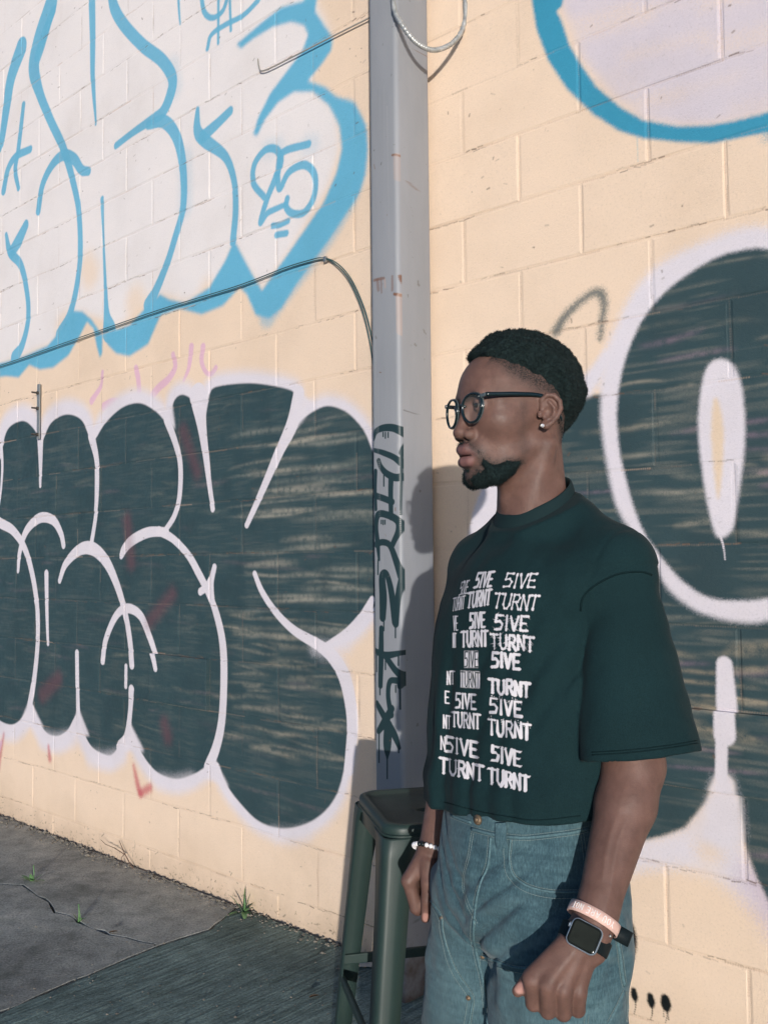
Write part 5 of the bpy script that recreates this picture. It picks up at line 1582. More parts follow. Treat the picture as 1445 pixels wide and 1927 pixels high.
def word(text, x0, y0, x1, y1, h, style, w=4.0, slant=0.0, wid=None):
    """set a word along the line (x0,y0)-(x1,y1) of its top edge"""
    w = w * (0.76 if style in ('slab', 'varsity', 'wave', 'black') else 0.68)
    n = len(text)
    r = random.Random(text + style + str(x0))
    wd = wid or {c: (0.45 if c == 'I' else 1.0) for c in text}
    tot = sum(wd.get(c, 1.0) for c in text) + 0.18 * (n - 1)
    pos = 0.0
    for c in text:
        a = pos / tot; b = (pos + wd.get(c, 1.0)) / tot
        pos += wd.get(c, 1.0) + 0.18
        jit = r.uniform(-.05, .05) if style in ('spike', 'wave', 'flame', 'bone') else 0
        def P(u, v):
            f = a + (b - a) * u
            return (x0 + (x1 - x0) * f - slant * (v - .5) * h, y0 + (y1 - y0) * f + h * (v + jit))
        if style == 'box':
            quad = [P(-.08, -.06), P(1.08, -.06), P(1.08, 1.06), P(-.08, 1.06)]
            U = [shirt_uv(*q) for q in quad]
            if None in U: continue
            PP.poly(U, (1, 1, 1), 0.0006, 1, 0.1)
        for st in GL[c]:
            pts = [P(*q) for q in st]
            dense = []
            for q0, q1 in zip(pts[:-1], pts[1:]):
                m = max(3, int(math.hypot(q1[0] - q0[0], q1[1] - q0[1]) / 1.2))
                for k in range(m): dense.append((q0[0] + (q1[0] - q0[0]) * k / m, q0[1] + (q1[1] - q0[1]) * k / m, math.atan2(q1[1] - q0[1], q1[0] - q0[0]), k / m))
            dense.append((pts[-1][0], pts[-1][1], dense[-1][2], 1))
            S = []
            for i, (x, y, an, fr) in enumerate(dense):
                ww = w
                if style == 'black': ww = w * (0.22 + 1.55 * abs(math.sin(an - math.radians(38))) ** 1.3)
                elif style == 'bone': ww = w * (0.9 + (0.75 if (fr < .12 or fr > .9) else 0))
                elif style == 'spike': ww = w * r.uniform(.55, 1.5)
                elif style == 'wave': ww = w * r.uniform(.85, 1.2)
                elif style == 'flame': ww = w * (0.75 + .55 * ((y - y0) / h))
                elif style == 'box': ww = w * .62
                u = shirt_uv(x, y)
                if u is None: continue
                S.append((u[0], u[1], ww * 0.00041))
                if style == 'spike' and i % 4 == 2:
                    ex, ey = x + r.choice((-1, 1)) * r.uniform(3, 8), y + r.uniform(-7, 7)
                    for k in range(1, 6):
                        uu = shirt_uv(x + (ex - x) * k / 5, y + (ey - y) * k / 5)
                        if uu: S.append((uu[0], uu[1], max(.12, ww * .55 * (1 - k / 5.5)) * 0.00041))
            if len(S) < 2: continue
            PP.stroke(np.array(S), (0, 0, 0) if style == 'box' else (1, 1, 1), 0.00055, 1.0, 0.15)
            if style == 'varsity':
                T = np.array(S); T[:, 2] *= .34
                PP.stroke(T, (0.55, .55, .55), 0.0004, .25, 0)
            if style in ('black', 'slab', 'varsity', 'wave') and len(st) >= 2:
                for (x, y, an, fr) in (dense[0], dense[-1]):
                    L = w * (0.9 if style != 'black' else 1.0)
                    tilt = -.55 if style == 'black' else 0
                    T = [shirt_uv(x + k * L * .5, y + k * L * tilt * .5) for k in (-1, -.5, 0, .5, 1)]
                    if None in T: continue
                    PP.stroke(np.array([(t[0], t[1], w * .36 * 0.00041) for t in T]), (1, 1, 1), 0.0005, 1.0, 0.1)
        if style == 'flame':
            for k in range(5):
                x, y = P(r.uniform(.0, 1.0), r.uniform(-.22, .12))
                u = shirt_uv(x, y)
                if u: PP.stroke(np.array([(u[0], u[1], r.uniform(.8, 2.2) * .00041), (u[0] + .0006, u[1] - .003, 1.2 * .00041)]), (1, 1, 1), 0.0004, 1, 0)
word('5IVE', 950, 1079, 1009, 1081, 25, 'bone', 4.2, .25)
word('TURNT', 930, 1117, 1012, 1122, 27, 'bone', 4.2, .22)
word('5IVE', 895, 1079, 927, 1076, 27, 'slab', 6.5, .25)
word('TURNT', 880, 1116, 923, 1109, 28, 'slab', 6.5, .12)
word('5IVE', 866, 1096, 881, 1092, 24, 'bone', 3.0, .2)
word('TURNT', 852, 1126, 874, 1121, 24, 'slab', 3.2, .1)
word('5IVE', 931, 1158, 994, 1161, 27, 'spike', 5.6, .08)
word('TURNT', 923, 1193, 1004, 1199, 28, 'spike', 5.6)
word('5IVE', 884, 1155, 912, 1153, 27, 'black', 5.4)
word('TURNT', 868, 1189, 917, 1187, 28, 'black', 5.4)
word('VE', 853, 1160, 861, 1160, 26, 'black', 3.0)
word('NT', 852, 1192, 858, 1192, 26, 'black', 3.0)
word('5IVE', 925, 1228, 978, 1232, 27, 'wave', 7.2)
word('TURNT', 920, 1277, 997, 1286, 26, 'wave', 7.4)
word('5IVE', 874, 1227, 899, 1227, 28, 'box', 6.5)
word('TURNT', 867, 1264, 902, 1266, 28, 'box', 6.0)
word('NT', 841, 1263, 855, 1263, 24, 'wave', 4.2)
word('5IVE', 921, 1314, 982, 1322, 27, 'flame', 6.4)
word('TURNT', 918, 1353, 998, 1364, 28, 'flame', 6.4)
word('5IVE', 857, 1305, 895, 1308, 27, 'slab', 6.0)
word('TURNT', 850, 1340, 903, 1345, 27, 'slab', 6.0)
word('E', 837, 1301, 845, 1302, 22, 'slab', 4.0)
word('NT', 834, 1346, 848, 1348, 24, 'slab', 4.0)
word('5IVE', 838, 1386, 899, 1398, 28, 'varsity', 7.6)
word('TURNT', 828, 1426, 909, 1442, 28, 'varsity', 7.6)
word('N', 829, 1386, 838, 1388, 24, 'slab', 4.5)
word('5IVE', 925, 1404, 980, 1416, 27, 'black', 6.4)
word('TURNT', 919, 1446, 995, 1462, 27, 'black', 6.6)

cloth = NT('black_cotton_jersey', 0.9, 0.12)
cuv = cloth.n('ShaderNodeUVMap'); cuv.uv_map = 'UVMap'
cim = cloth.n('ShaderNodeTexImage'); cim.image = PP.image('shirt_print'); cim.extension = 'EXTEND'
cloth.l(cuv.outputs[0], cim.inputs[0])
clco = cloth.coords()
SHC = (0.0070, 0.0225, 0.0255)
cb_ = cloth.ramp(cloth.noise(clco, 9, 4), [(.3, tuple(x * .9 for x in SHC)), (.7, tuple(x * 1.12 for x in SHC))])
cb_ = cloth.mix(1.0, cb_, cloth.ramp(cloth.noise(clco, 700, 2), [(.35, (.8, .8, .8)), (.65, (1.18, 1.18, 1.18))]), 'MULTIPLY')
pr = cloth.mix(cloth.math('MULTIPLY', cloth.ramp(cloth.noise(clco, 500, 2), [(.2, (.85, .85, .85)), (.4, (1, 1, 1))]), cim.outputs[0]), cb_, (0.60, 0.57, 0.60))
cloth.base(pr)
cloth.b.inputs['Sheen Weight'].default_value = 0.02
cloth.b.inputs['Sheen Roughness'].default_value = 0.5
cloth.bump(cloth.math('ADD', cloth.noise(clco, 900, 2), cloth.math('MULTIPLY', cloth.noise(clco, 60, 4), 1.4)), 0.22, 0.002)
back_m = NT('black_cotton_plain', 0.9, 0.12)
bco = back_m.coords()
back_m.base(back_m.mix(1.0, back_m.ramp(back_m.noise(bco, 9, 4), [(.3, tuple(x * .9 for x in SHC)), (.7, tuple(x * 1.12 for x in SHC))]), back_m.ramp(back_m.noise(bco, 700, 2), [(.35, (.8, .8, .8)), (.65, (1.18, 1.18, 1.18))]), 'MULTIPLY'))
back_m.b.inputs['Sheen Weight'].default_value = 0.02
back_m.b.inputs['Sheen Roughness'].default_value = 0.5
back_m.bump(back_m.math('ADD', back_m.noise(bco, 900, 2), back_m.math('MULTIPLY', back_m.noise(bco, 60, 4), 1.4)), 0.22, 0.002)
shirt = fast_mesh('t_shirt', SV - PO, SF_, cloth.m, person)
shirt.data.materials.append(back_m.m)
uvl = shirt.data.uv_layers.new(name='UVMap')
vi = np.empty(len(shirt.data.loops), np.int32); shirt.data.loops.foreach_get('vertex_index', vi)
uu = ST[:, 1] * (1 + 4.0 * ST[:, 1] ** 2)
U = np.stack([(uu - PP.u0) / (PP.u1 - PP.u0), (ST[:, 2] - PP.v0) / (PP.v1 - PP.v0)], -1)
uvl.data.foreach_set('uv', U[vi].astype(f32).ravel())
back = (ST[SF_].mean(1)[:, 0] < 0.012).astype(np.int32)
shirt.data.polygons.foreach_set('material_index', back)

# ribbed collar
cc0 = HO + HF * -0.0345 + v3(0, 0, -0.141)
nk = []
for k in range(48):
    a = 2 * PI * k / 48
    fwd = TF * (0.0610 * math.cos(a)); lat = TL * (0.0620 * math.sin(a))
    nk.append(Vector(cc0 + fwd + lat + v3(0, 0, -0.034 * math.cos(a) - 0.002)) - Vector(PO))
V, Fc = [], []
for k, p in enumerate(nk):
    out = (Vector((p.x, p.y, 0)) - Vector((*(cc0 - PO)[:2], 0))).normalized()
    for (dr, dz) in ((-.0035, .013), (-.001, .0155), (.0025, .013), (.005, .002), (.0085, -.0085), (.0095, -.0135), (.004, -.016), (-.003, -.010)):
        V.append(p + out * dr + Vector((0, 0, dz)))
for k in range(48):
    for j in range(8):
        Fc.append((k * 8 + j, k * 8 + (j + 1) % 8, ((k + 1) % 48) * 8 + (j + 1) % 8, ((k + 1) % 48) * 8 + j))
rib = NT('rib_knit', 0.88, 0.25); rib.base((0.0060, 0.0195, 0.0220))
col_o = mesh('collar', V, Fc, rib.m, shirt, True)
ss = col_o.modifiers.new('sub', 'SUBSURF'); ss.levels = 1; ss.render_levels = 1

# sewn seams: armhole, sleeve hem, bottom hem
stitch_m = plain('shirt_seam_thread', (0.0045, 0.015, 0.017), 0.9, spec=0.1)
def on_shirt(pts, lift):
    out = []
    for x, y in catmull(np.array(pts, float), step=4.0):
        loc, nrm = hit(shirt_bvh, x, y)
        if loc is None: continue
        if nrm.dot(Vector(ray(x, y))) > 0: nrm = -nrm
        if out and (loc + nrm * lift - out[-1] - Vector(PO) * 0).length > .03: break
        out.append(loc + nrm * lift)
    return [p - Vector(PO) for p in out]
for pts, r_s in (([(1092, 1150), (1097, 1124), (1122, 1100), (1164, 1080), (1205, 1076), (1226, 1082)], .0016),
                 ([(1114, 1421), (1180, 1417), (1250, 1409), (1312, 1399)], .0009), ([(1114, 1416), (1180, 1412), (1250, 1404), (1311, 1394)], .0009),
                 ([(836, 1510), (900, 1527), (960, 1538), (1010, 1544), (1092, 1536)], .0009)):
    P = on_shirt(pts, 0.0003)
    if len(P) > 3:
        V, F = tube_data(P, r_s, 5)
        mesh('seam', V, F, stitch_m, shirt, True)

# ------------------------------------------------------------------ jeans
PC0 = v3(0.232, 1.582, 0)
PF_ = v3(-0.85, -0.527, 0); PF_ = PF_ / np.linalg.norm(PF_)
PL_ = v3(-PF_[1], PF_[0], 0)
def hip_pt(x, y, z): return PC0 + PF_ * x + PL_ * y + v3(0, 0, z)
JZ = np.array([.60, .66, .72, .78, .84, .90], f32)
JA = np.array([.145, .168, .174, .172, .160, .152], f32)
JB = np.array([.10, .125, .133, .129, .118, .110], f32)
def leg_r(z): return np.interp(z, np.array([.0, .03, .2, .45, .60, .74], f32), np.array([.110, .110, .105, .102, .104, .105], f32))
def jeans_solid(p):
    q = p - PC0
    x, y, z = q @ PF_, q @ PL_, p[..., 2]
    a = np.interp(z, JZ, JA); b = np.interp(z, JZ, JB)
    r = (np.abs(x / b) ** 2.15 + np.abs(y / a) ** 2.15) ** (1 / 2.15) + 1e-6
    d = np.maximum(np.sqrt(x * x + y * y) * (1 - 1 / r), -.06)
    d = smax(d, (0.665 - z).astype(f32), 0.05)
    for s in (1, -1):
        cy = (0.074 - 0.006 * np.clip((.74 - z) / .3, 0, 1)) if s > 0 else -0.090 - 0.016 * np.clip((.74 - z) / .7, 0, 1); cx = 0.004 + 0.010 * sm((.7 - z) / .3)
        lr = leg_r(z) * (1 + 0.05 * np.sin(np.arctan2(y - cy, x - cx) * 2 + 6 * z))
        dl = np.sqrt(((x - cx) * 0.97) ** 2 + (y - cy) ** 2) - lr
        dl = smax(dl, (z - 0.745).astype(f32), 0.03)
        dl = smax(dl, (0.018 - z).astype(f32), 0.006)
        k = 0.012 + 0.030 * sm((z - .58) / .1)
        h = np.clip(k - np.abs(d - dl), 0, None) / k
        d = np.minimum(d, dl) - h * h * h * (k / 6.0)
    # soft creases radiating from the crotch and hanging folds
    fr = x > 0
    u = (y - .0) * .9 + (z - .70)
    d = d + 0.0065 * noise3(p * v3(1, 1, .42), 13, 31) + 0.0046 * noise3(p * v3(1, 1, .6), 30, 32) + 0.0010 * noise3(p, 75, 33)
    for o_, A_, w_ in ((-0.03, .007, .010), (0.015, .006, .008), (.06, .005, .010), (-.08, .006, .012)):
        d = d + np.where(fr, A_ * np.exp(-(((z - .70) - o_ - 0.9 * np.abs(y)) / w_) ** 2) * sm((.13 - np.abs(y)) / .05), 0)
    d = d - np.where(fr, .004 * np.exp(-((y - .012) / .012) ** 2) * sm((z - .70) / .04) * sm((.835 - z) / .03), 0)     # fly placket
    d = smax(d, (z - 0.888).astype(f32), 0.004)
    return d.astype(f32)
JV, JF = skin_solid(jeans_solid, PC0 + v3(-.27, -.30, .0), PC0 + v3(.27, .30, .92), 0.0042, B=12, lip=1.7)
den = NT('washed_denim', 0.82, 0.25)
dco = den.coords()
DEN = (0.040, 0.086, 0.106)
mpd = den.n('ShaderNodeMapping'); mpd.inputs['Scale'].default_value = (1, 1, 0.25); den.l(dco, mpd.inputs['Vector'])
c_ = den.ramp(den.noise(dco, 5.5, 5, .6), [(.28, tuple(x * .62 for x in DEN)), (.5, DEN), (.74, (DEN[0] * 1.75, DEN[1] * 1.5, DEN[2] * 1.38))])
c_ = den.mix(1.0, c_, den.ramp(den.noise(mpd.outputs[0], 420, 3, .7), [(.3, (.62, .66, .68)), (.5, (1, 1, 1)), (.7, (1.5, 1.42, 1.36))]), 'MULTIPLY')
slub = den.n('ShaderNodeMapping'); slub.inputs['Scale'].default_value = (18, 18, 130); slub.inputs['Rotation'].default_value = (0.25, 0.12, 0); den.l(dco, slub.inputs['Vector'])
c_ = den.mix(1.0, c_, den.ramp(den.noise(slub.outputs[0], 1.0, 3), [(.35, (.82, .85, .86)), (.65, (1.18, 1.14, 1.12))]), 'MULTIPLY')
# wear: pale thighs, whiskers fanning from the crotch, darker at the seams
dsp = den.n('ShaderNodeSeparateXYZ'); den.l(dco, dsp.inputs[0])
lat = den.math('ADD', den.math('MULTIPLY', dsp.outputs[0], float(PL_[0])), den.math('MULTIPLY', dsp.outputs[1], float(PL_[1])))
lat = den.math('SUBTRACT', lat, float((PC0 - PO) @ PL_))
al = den.math('SUBTRACT', den.math('ABSOLUTE', lat), 0.088)
thigh = den.math('MULTIPLY', den.ramp(den.math('ABSOLUTE', al), [(0.0, (1, 1, 1)), (0.075, (0, 0, 0))]), den.ramp(den.math('ADD', dsp.outputs[2], den.math('MULTIPLY', den.noise(dco, 8, 4), .2)), [(0.25, (.3, .3, .3)), (0.6, (1, 1, 1)), (0.88, (0, 0, 0))]))
wv = den.math('ADD', den.math('MULTIPLY', dsp.outputs[2], 95.0), den.math('MULTIPLY', den.math('ABSOLUTE', lat), -60.0))
wv = den.math('SINE', den.math('ADD', wv, den.math('MULTIPLY', den.noise(dco, 16, 3), 7.0)))
whisk = den.math('MULTIPLY', den.ramp(wv, [(0.45, (0, 0, 0)), (1.0, (1, 1, 1))]), den.ramp(dsp.outputs[2], [(0.60, (0, 0, 0)), (0.70, (1, 1, 1)), (0.80, (0, 0, 0))]))
wear = den.math('ADD', den.math('MULTIPLY', thigh, 0.42), den.math('MULTIPLY', whisk, 0.28), True)
c_ = den.mix(wear, c_, (0.135, 0.205, 0.215))
den.base(c_)
den.b.inputs['Sheen Weight'].default_value = 0.1
den.bump(den.math('ADD', den.noise(mpd.outputs[0], 520, 2), den.math('MULTIPLY', den.noise(dco, 70, 4), 1.2)), 0.35, 0.002)
jeans = fast_mesh('jeans', JV - PO, JF, den.m, person)
msk = JV[:, 2] > 0.40
remap = -np.ones(len(JV), int); remap[msk] = np.arange(msk.sum())
jf2 = remap[JF]; jf2 = jf2[(jf2 >= 0).all(1)]
jeans_bvh = skin_bvh(JV[msk], jf2)
def on_jeans(pts, lift, step=5.0):
    out = []
    for x, y in catmull(np.array(pts, float), step=step):
        loc, nrm = hit(jeans_bvh, x, y)
        if loc is None: continue
        if nrm.dot(Vector(ray(x, y))) > 0: nrm = -nrm
        out.append((loc + nrm * lift, nrm))
    return out
thread_m = plain('pale_thread', srgb(122, 138, 136), 0.7)
welt_m = plain('rubbed_denim', (0.075, 0.140, 0.158), 0.85, grain=.3, gscale=300)
seam_V, seam_F, th_V, th_F = [], [], [], []
def put(V, F, dV, dF):
    b = len(dV); dV.extend(V); dF.extend([tuple(b + i for i in f) for f in F])
def seam(pts, raised=True, offs=(0.0,), r=0.0026):
    P = on_jeans(pts, 0.0004)
    if len(P) < 3: return
    if raised:
        V, F = tube_data([p - Vector(PO) for p, n in P], r, 6); mesh('seam', V, F, welt_m, jeans, True)
    for o in offs:
        L = []
        for i, (p, n) in enumerate(P):
            t = (P[min(i + 1, len(P) - 1)][0] - P[max(i - 1, 0)][0]).normalized()
            L.append(p + t.cross(n).normalized() * o + n * (0.0014 if raised and abs(o) < .003 else .0008))
        # separate stitches, each a short thread
        acc = [0.0]
        for a, b in zip(L[:-1], L[1:]): acc.append(acc[-1] + (b - a).length)
        s = 0.0
        def pos(d):
            i = int(np.searchsorted(acc, d)); i = min(max(i, 1), len(L) - 1)
            f = (d - acc[i - 1]) / max(1e-6, acc[i] - acc[i - 1])
            return L[i - 1].lerp(L[i], min(1, max(0, f)))
        while s + .0030 < acc[-1]:
            V, F = tube_data([pos(s), pos(s + .0032)], 0.00042, 4); put(V, F, th_V, th_F)
            s += 0.0039
def c3(L): return [(x / 2.89 + 730, y / 2.89 + 1420) for x, y in L]
seam(c3([(455, 405), (530, 425), (600, 440), (700, 452), (800, 450), (900, 438), (1000, 425), (1095, 405)]), True, (-.004, .004), .0024)
seam(c3([(345, 330), (380, 345), (455, 372)]), True, (.004,), .002)
seam(c3([(468, 430), (445, 560), (415, 680), (430, 780), (468, 870), (492, 930)]), False, (0, .0045))
seam(c3([(560, 450), (545, 600), (505, 700), (480, 800), (470, 900)]), True, (.004,), .0022)
seam(c3([(470, 900), (466, 1000), (490, 1120), (520, 1250), (545, 1480)]), True, (.005,), .0026)
seam(c3([(668, 462), (660, 560), (675, 645), (730, 700), (800, 730), (900, 748), (1040, 748)]), True, (-.003, .009), .002)
seam(c3([(1060, 430), (1070, 500), (1078, 580)]), False, (0, .005))
seam(c3([(235, 800), (290, 880), (300, 960), (330, 1080), (370, 1180), (430, 1270), (460, 1322), (452, 1400), (440, 1480)]), True, (-.003, .008), .002)
seam(c3([(508, 1090), (600, 1130), (700, 1160), (790, 1166), (900, 1180)]), True, (-.003, .008), .002)
seam(c3([(512, 1100), (525, 1250), (545, 1400)]), False, (.004,))
seam(c3([(1090, 1420), (1085, 1480)]), False, (0, .006))
seam(c3([(1245, 1000), (1262, 1110), (1275, 1210), (1285, 1260)]), True, (-.005, .005), .003)
seam(c3([(1282, 1290), (1240, 1380), (1200, 1460)]), True, (.004,), .0024)
for off in (0, 12, 24):
    seam(c3([(1290 + off * .3, 1290), (1296 + off * .4, 1380), (1290 + off * .2, 1465)]), False, (0,))
to_ = mesh('stitching', [Vector(v) - Vector(PO) for v in th_V], th_F, thread_m, jeans, False)
to_['kind'] = 'stuff'
brass = plain('brass', (0.20, 0.14, 0.09), 0.5, 0.5)
steel_w = plain('worn_steel', (0.45, 0.44, 0.42), 0.35, 0.7)
def stud(name, px, py, r, mat, h=.002):
    P = on_jeans([(px, py), (px + .1, py)], 0.0, 1)
    if not P: return None
    p, n = P[0]
    R_ = n.to_track_quat('Z', 'Y').to_matrix().to_4x4()
    bm = bmesh.new()
    bmesh.ops.create_cone(bm, cap_ends=True, segments=20, radius1=r, radius2=r * .82, depth=h, matrix=Matrix.Translation(p - Vector(PO) + n * h * .4) @ R_)
    bmesh.ops.create_uvsphere(bm, u_segments=12, v_segments=8, radius=r * .42, matrix=Matrix.Translation(p - Vector(PO) + n * h) @ R_ @ Matrix.Diagonal((1, 1, .6, 1)))
    return from_bm(name, bm, mat, jeans, True)
stud('button', 899.5, 1543, .0088, brass, .004)
for x, y in ((830.5, 1728), (881, 1879), (908, 1801)): stud('rivet', x, y, .0042, brass)
# belt loop
for pts in (c3([(622, 372), (624, 400), (622, 440), (626, 480), (632, 508)]),):
    P = on_jeans(pts, 0.004, 3)
    V, Fc = [], []
    for i, (p, n) in enumerate(P):
        t = (P[min(i + 1, len(P) - 1)][0] - P[max(i - 1, 0)][0]).normalized(); s = t.cross(n).normalized()
        for (a, b) in ((-.0095, 0), (-.0095, .002), (-.004, .0028), (.004, .0028), (.0095, .002), (.0095, 0)):
            V.append(p - Vector(PO) + s * a + n * b)
    for i in range(len(P) - 1):
        for k in range(6): Fc.append((i * 6 + k, i * 6 + (k + 1) % 6, (i + 1) * 6 + (k + 1) % 6, (i + 1) * 6 + k))
    Fc += [tuple(range(6)), tuple(range((len(P) - 1) * 6 + 5, (len(P) - 1) * 6 - 1, -1))]
    mesh('belt_loop', V, Fc, den.m, jeans, False)
# shoes on the ground, below the frame
shoe_m = plain('white_leather', (.55, .55, .54), .5)
for s in (1, -1):
    q0 = hip_pt(0.045, 0.104 * s, 0)
    def shoe_f(p, q0=q0):
        q = p - q0
        l = np.stack([q @ PF_, q @ PL_, p[..., 2]], -1)
        d = s_ell(l, (0.03, 0, .03), (0.145, .047, .042))
        d = smin(d, s_ell(l, (-.05, 0, .055), (.06, .040, .055)), .03)
        return smax(d, (0.002 - p[..., 2]).astype(f32), .004)
    V, Fc = skin_solid(shoe_f, q0 + v3(-.2, -.2, -.01), q0 + v3(.2, .2, .14), .006)
    fast_mesh('shoe', V - PO, Fc, shoe_m, person)

# ------------------------------------------------------------------ eyeglasses
gl = empty('eyeglasses', Vector(from_head(v3(0.1025, 0, 0.010))), math.atan2(HF[1], HF[0]))
tag(gl, 'round black framed eyeglasses with clear lenses worn by the man', 'eyeglasses')
GO = v3(0.1025, 0, 0.010)
fr_m = NT('black_acetate', 0.16, 0.6); fr_m.base((0.006, 0.014, 0.016))
cl_m = NT('clear_acetate', 0.15, 0.5); cl_m.base((0.16, 0.20, 0.21)); cl_m.b.inputs['Transmission Weight'].default_value = 0.6
lens_m = NT('lens', 0.03, 0.35); lens_m.base((0.5, 0.6, 0.6)); lens_m.b.inputs['Alpha'].default_value = 0.045
for sy in (1, -1):
    wrap = math.radians(9) * sy
    cy = 0.0335 * sy
    def lp(a, k=1.0, out=0.0):
        ca, sa = math.cos(a), math.sin(a)
        yy = 0.0245 * math.copysign(abs(ca) ** .88, ca) * k
        zz = (0.0225 if sa > 0 else 0.0238) * math.copysign(abs(sa) ** (.80 if sa > 0 else 1.0), sa) * k
        if sa < 0: yy *= 1 - .10 * abs(sa)
        return Vector((-abs(yy) * 0 - (yy * math.sin(wrap)) * 1.0 + out, cy + yy * math.cos(wrap), -0.003 + zz))
    ring = [lp(2 * PI * k / 44) for k in range(44)]
    V, Fc = tube_data(ring, 0.0021, 8, True)
    f_ = mesh('rim', V, Fc, fr_m.m, gl, True)
    ring2 = [lp(2 * PI * k / 44, 1.055, -0.0022) for k in range(44)]
    V, Fc = tube_data(ring2, 0.0013, 6, True)
    mesh('rim_edge', V, Fc, cl_m.m, f_, True)
    V = [lp(0, 0, 0.0012)] + [lp(2 * PI * k / 44, .98) for k in range(44)]
    mesh('lens', V, [(0, 1 + k, 1 + (k + 1) % 44) for k in range(44)], lens_m.m, gl, True)
    # end piece and temple arm
    a0 = lp(math.radians(38 if sy > 0 else 142))
    e0 = Vector((-0.006, 0.0665 * sy, 0.0140)); e1 = Vector((-0.060, 0.0775 * sy, 0.0160)); e2 = Vector((-0.104, 0.0790 * sy, 0.0150)); e3 = Vector((-0.128, 0.0800 * sy, -0.002)); e4 = Vector((-0.142, 0.078 * sy, -0.022))
    bm = bmesh.new(); add_box(bm, (a0 + e0) / 2, ((a0 - e0).length / 2, .0018, .0030), (e0 - a0).to_track_quat('X', 'Z').to_matrix(), .0012)
    from_bm('end_piece', bm, cl_m.m, gl)
    path = catmull(np.array([e0, (e0 + e1) / 2, e1, e2, e3, e4]), n=5)
    V, Fc = tube_data([Vector(p) for p in path], 0.0022, 8)
    V2 = []
    for i in range(len(path)):
        c = Vector(path[i]); hgt = 1.55 if i < 20 else 1.2
        for v in V[i * 8:(i + 1) * 8]: V2.append(Vector((v.x, c.y + (v.y - c.y) * .62, c.z + (v.z - c.z) * hgt)))
    mesh('temple', V2, Fc, fr_m.m, gl, True)
    bm = bmesh.new(); bmesh.ops.create_uvsphere(bm, u_segments=8, v_segments=6, radius=.0011, matrix=Matrix.Translation(a0 + Vector((.0022, 0, 0))))
    from_bm('hinge_rivet', bm, steel_w, gl, True)
    pad = Vector((-0.008, 0.0095 * sy, -0.006))
    bm = bmesh.new(); bmesh.ops.create_uvsphere(bm, u_segments=10, v_segments=8, radius=1, matrix=Matrix.Translation(pad) @ Matrix.Diagonal((.003, .0012, .004, 1)))
    from_bm('nose_pad', bm, cl_m.m, gl, True)
tube('bridge', [Vector((-.001, .0105, .002)), Vector((.0008, .005, .0055)), Vector((.0012, 0, .0063)), Vector((.0008, -.005, .0055)), Vector((-.001, -.0105, .002))], .0021, fr_m.m, gl, 8)

# ------------------------------------------------------------------ stud, watch, bands
lobe = from_head(v3(-0.0060, 0.0875, -0.0235))
body_sel = lambda m: (remap_sel(m))
def sub_bvh(V, F, m):
    rm = -np.ones(len(V), int); rm[m] = np.arange(m.sum())
    f = rm[F]; f = f[(f >= 0).all(1)]
    return skin_bvh(V[m], f)
head_bvh = sub_bvh(BV, BF, (Q[:, 1] > .05) & (np.abs(Q[:, 0]) < .06) & (np.abs(Q[:, 2]) < .05))
arm_bvh = sub_bvh(BV, BF, (BV[:, 2] < .93) & (BV[:, 1] < 1.55))
loc, nrm = hit(head_bvh, 1020.5, 801)
if loc is None: loc = Vector(lobe)
stud_o = empty('ear_stud', loc)
tag(stud_o, 'small bright stud in the man\'s ear lobe', 'earring')
bm = bmesh.new(); bmesh.ops.create_icosphere(bm, subdivisions=1, radius=.0034)
dm = NT('crystal', 0.08, 0.9); dm.base((.85, .86, .88)); dm.b.inputs['Metallic'].default_value = 0.4
from_bm('stone', bm, dm.m, stud_o).location = (0, -.0022, 0)
bm = bmesh.new(); bmesh.ops.create_cone(bm, cap_ends=True, segments=12, radius1=.0030, radius2=.0030, depth=.0016, matrix=Matrix.Rotation(PI / 2, 4, 'X'))
from_bm('setting', bm, steel_w, stud_o)

# watch on the near wrist
arm_ax = Vector(L_wr - L_el).normalized()
hand_ax = (Vector((LM[1] + LM[2]) / 2) - Vector(L_wr)).normalized()
loc, nrm = hit(arm_bvh, 1100, 1764)
w_ax = (arm_ax * .45 + hand_ax * .55).normalized()
wn = (nrm * .6 + Vector((-.30, -1, 0.12)).normalized() * .9); wn = (wn - w_ax * wn.dot(w_ax)).normalized()
wt = w_ax.cross(wn).normalized()                 # across the wrist
watch = empty('smartwatch', loc + wn * .006)
tag(watch, 'square smartwatch with dark screen and black strap on the man\'s near wrist', 'watch')
Rw = Matrix((wt, w_ax, wn)).transposed()        # x across, y towards the elbow, z out
watch.rotation_euler = Rw.to_euler()
def rrect(hx, hy, r, n=6): 
    P = []
    for (sx, sy, a0) in ((1, 1, 0), (-1, 1, .5), (-1, -1, 1), (1, -1, 1.5)):
        for k in range(n):
            a = (a0 + .5 * k / (n - 1)) * PI
            P.append((sx * (hx - r) + r * math.cos(a), sy * (hy - r) + r * math.sin(a)))
    return P
def loft(name, rings, mat, parent, smooth=True, cap=True):
    n = len(rings[0]); V = [v for r in rings for v in r]; Fc = []
    for i in range(len(rings) - 1):
        for k in range(n): Fc.append((i * n + k, i * n + (k + 1) % n, (i + 1) * n + (k + 1) % n, (i + 1) * n + k))
    if cap: Fc += [tuple(range(n - 1, -1, -1)), tuple((len(rings) - 1) * n + k for k in range(n))]
    o = mesh(name, V, Fc, mat, parent, smooth)
    e = o.modifiers.new('e', 'EDGE_SPLIT'); e.split_angle = math.radians(40)
    return o
alu = plain('blue_grey_aluminium', (0.27, 0.32, 0.37), 0.35, 0.5)
HX, HY = 0.0218, 0.0185
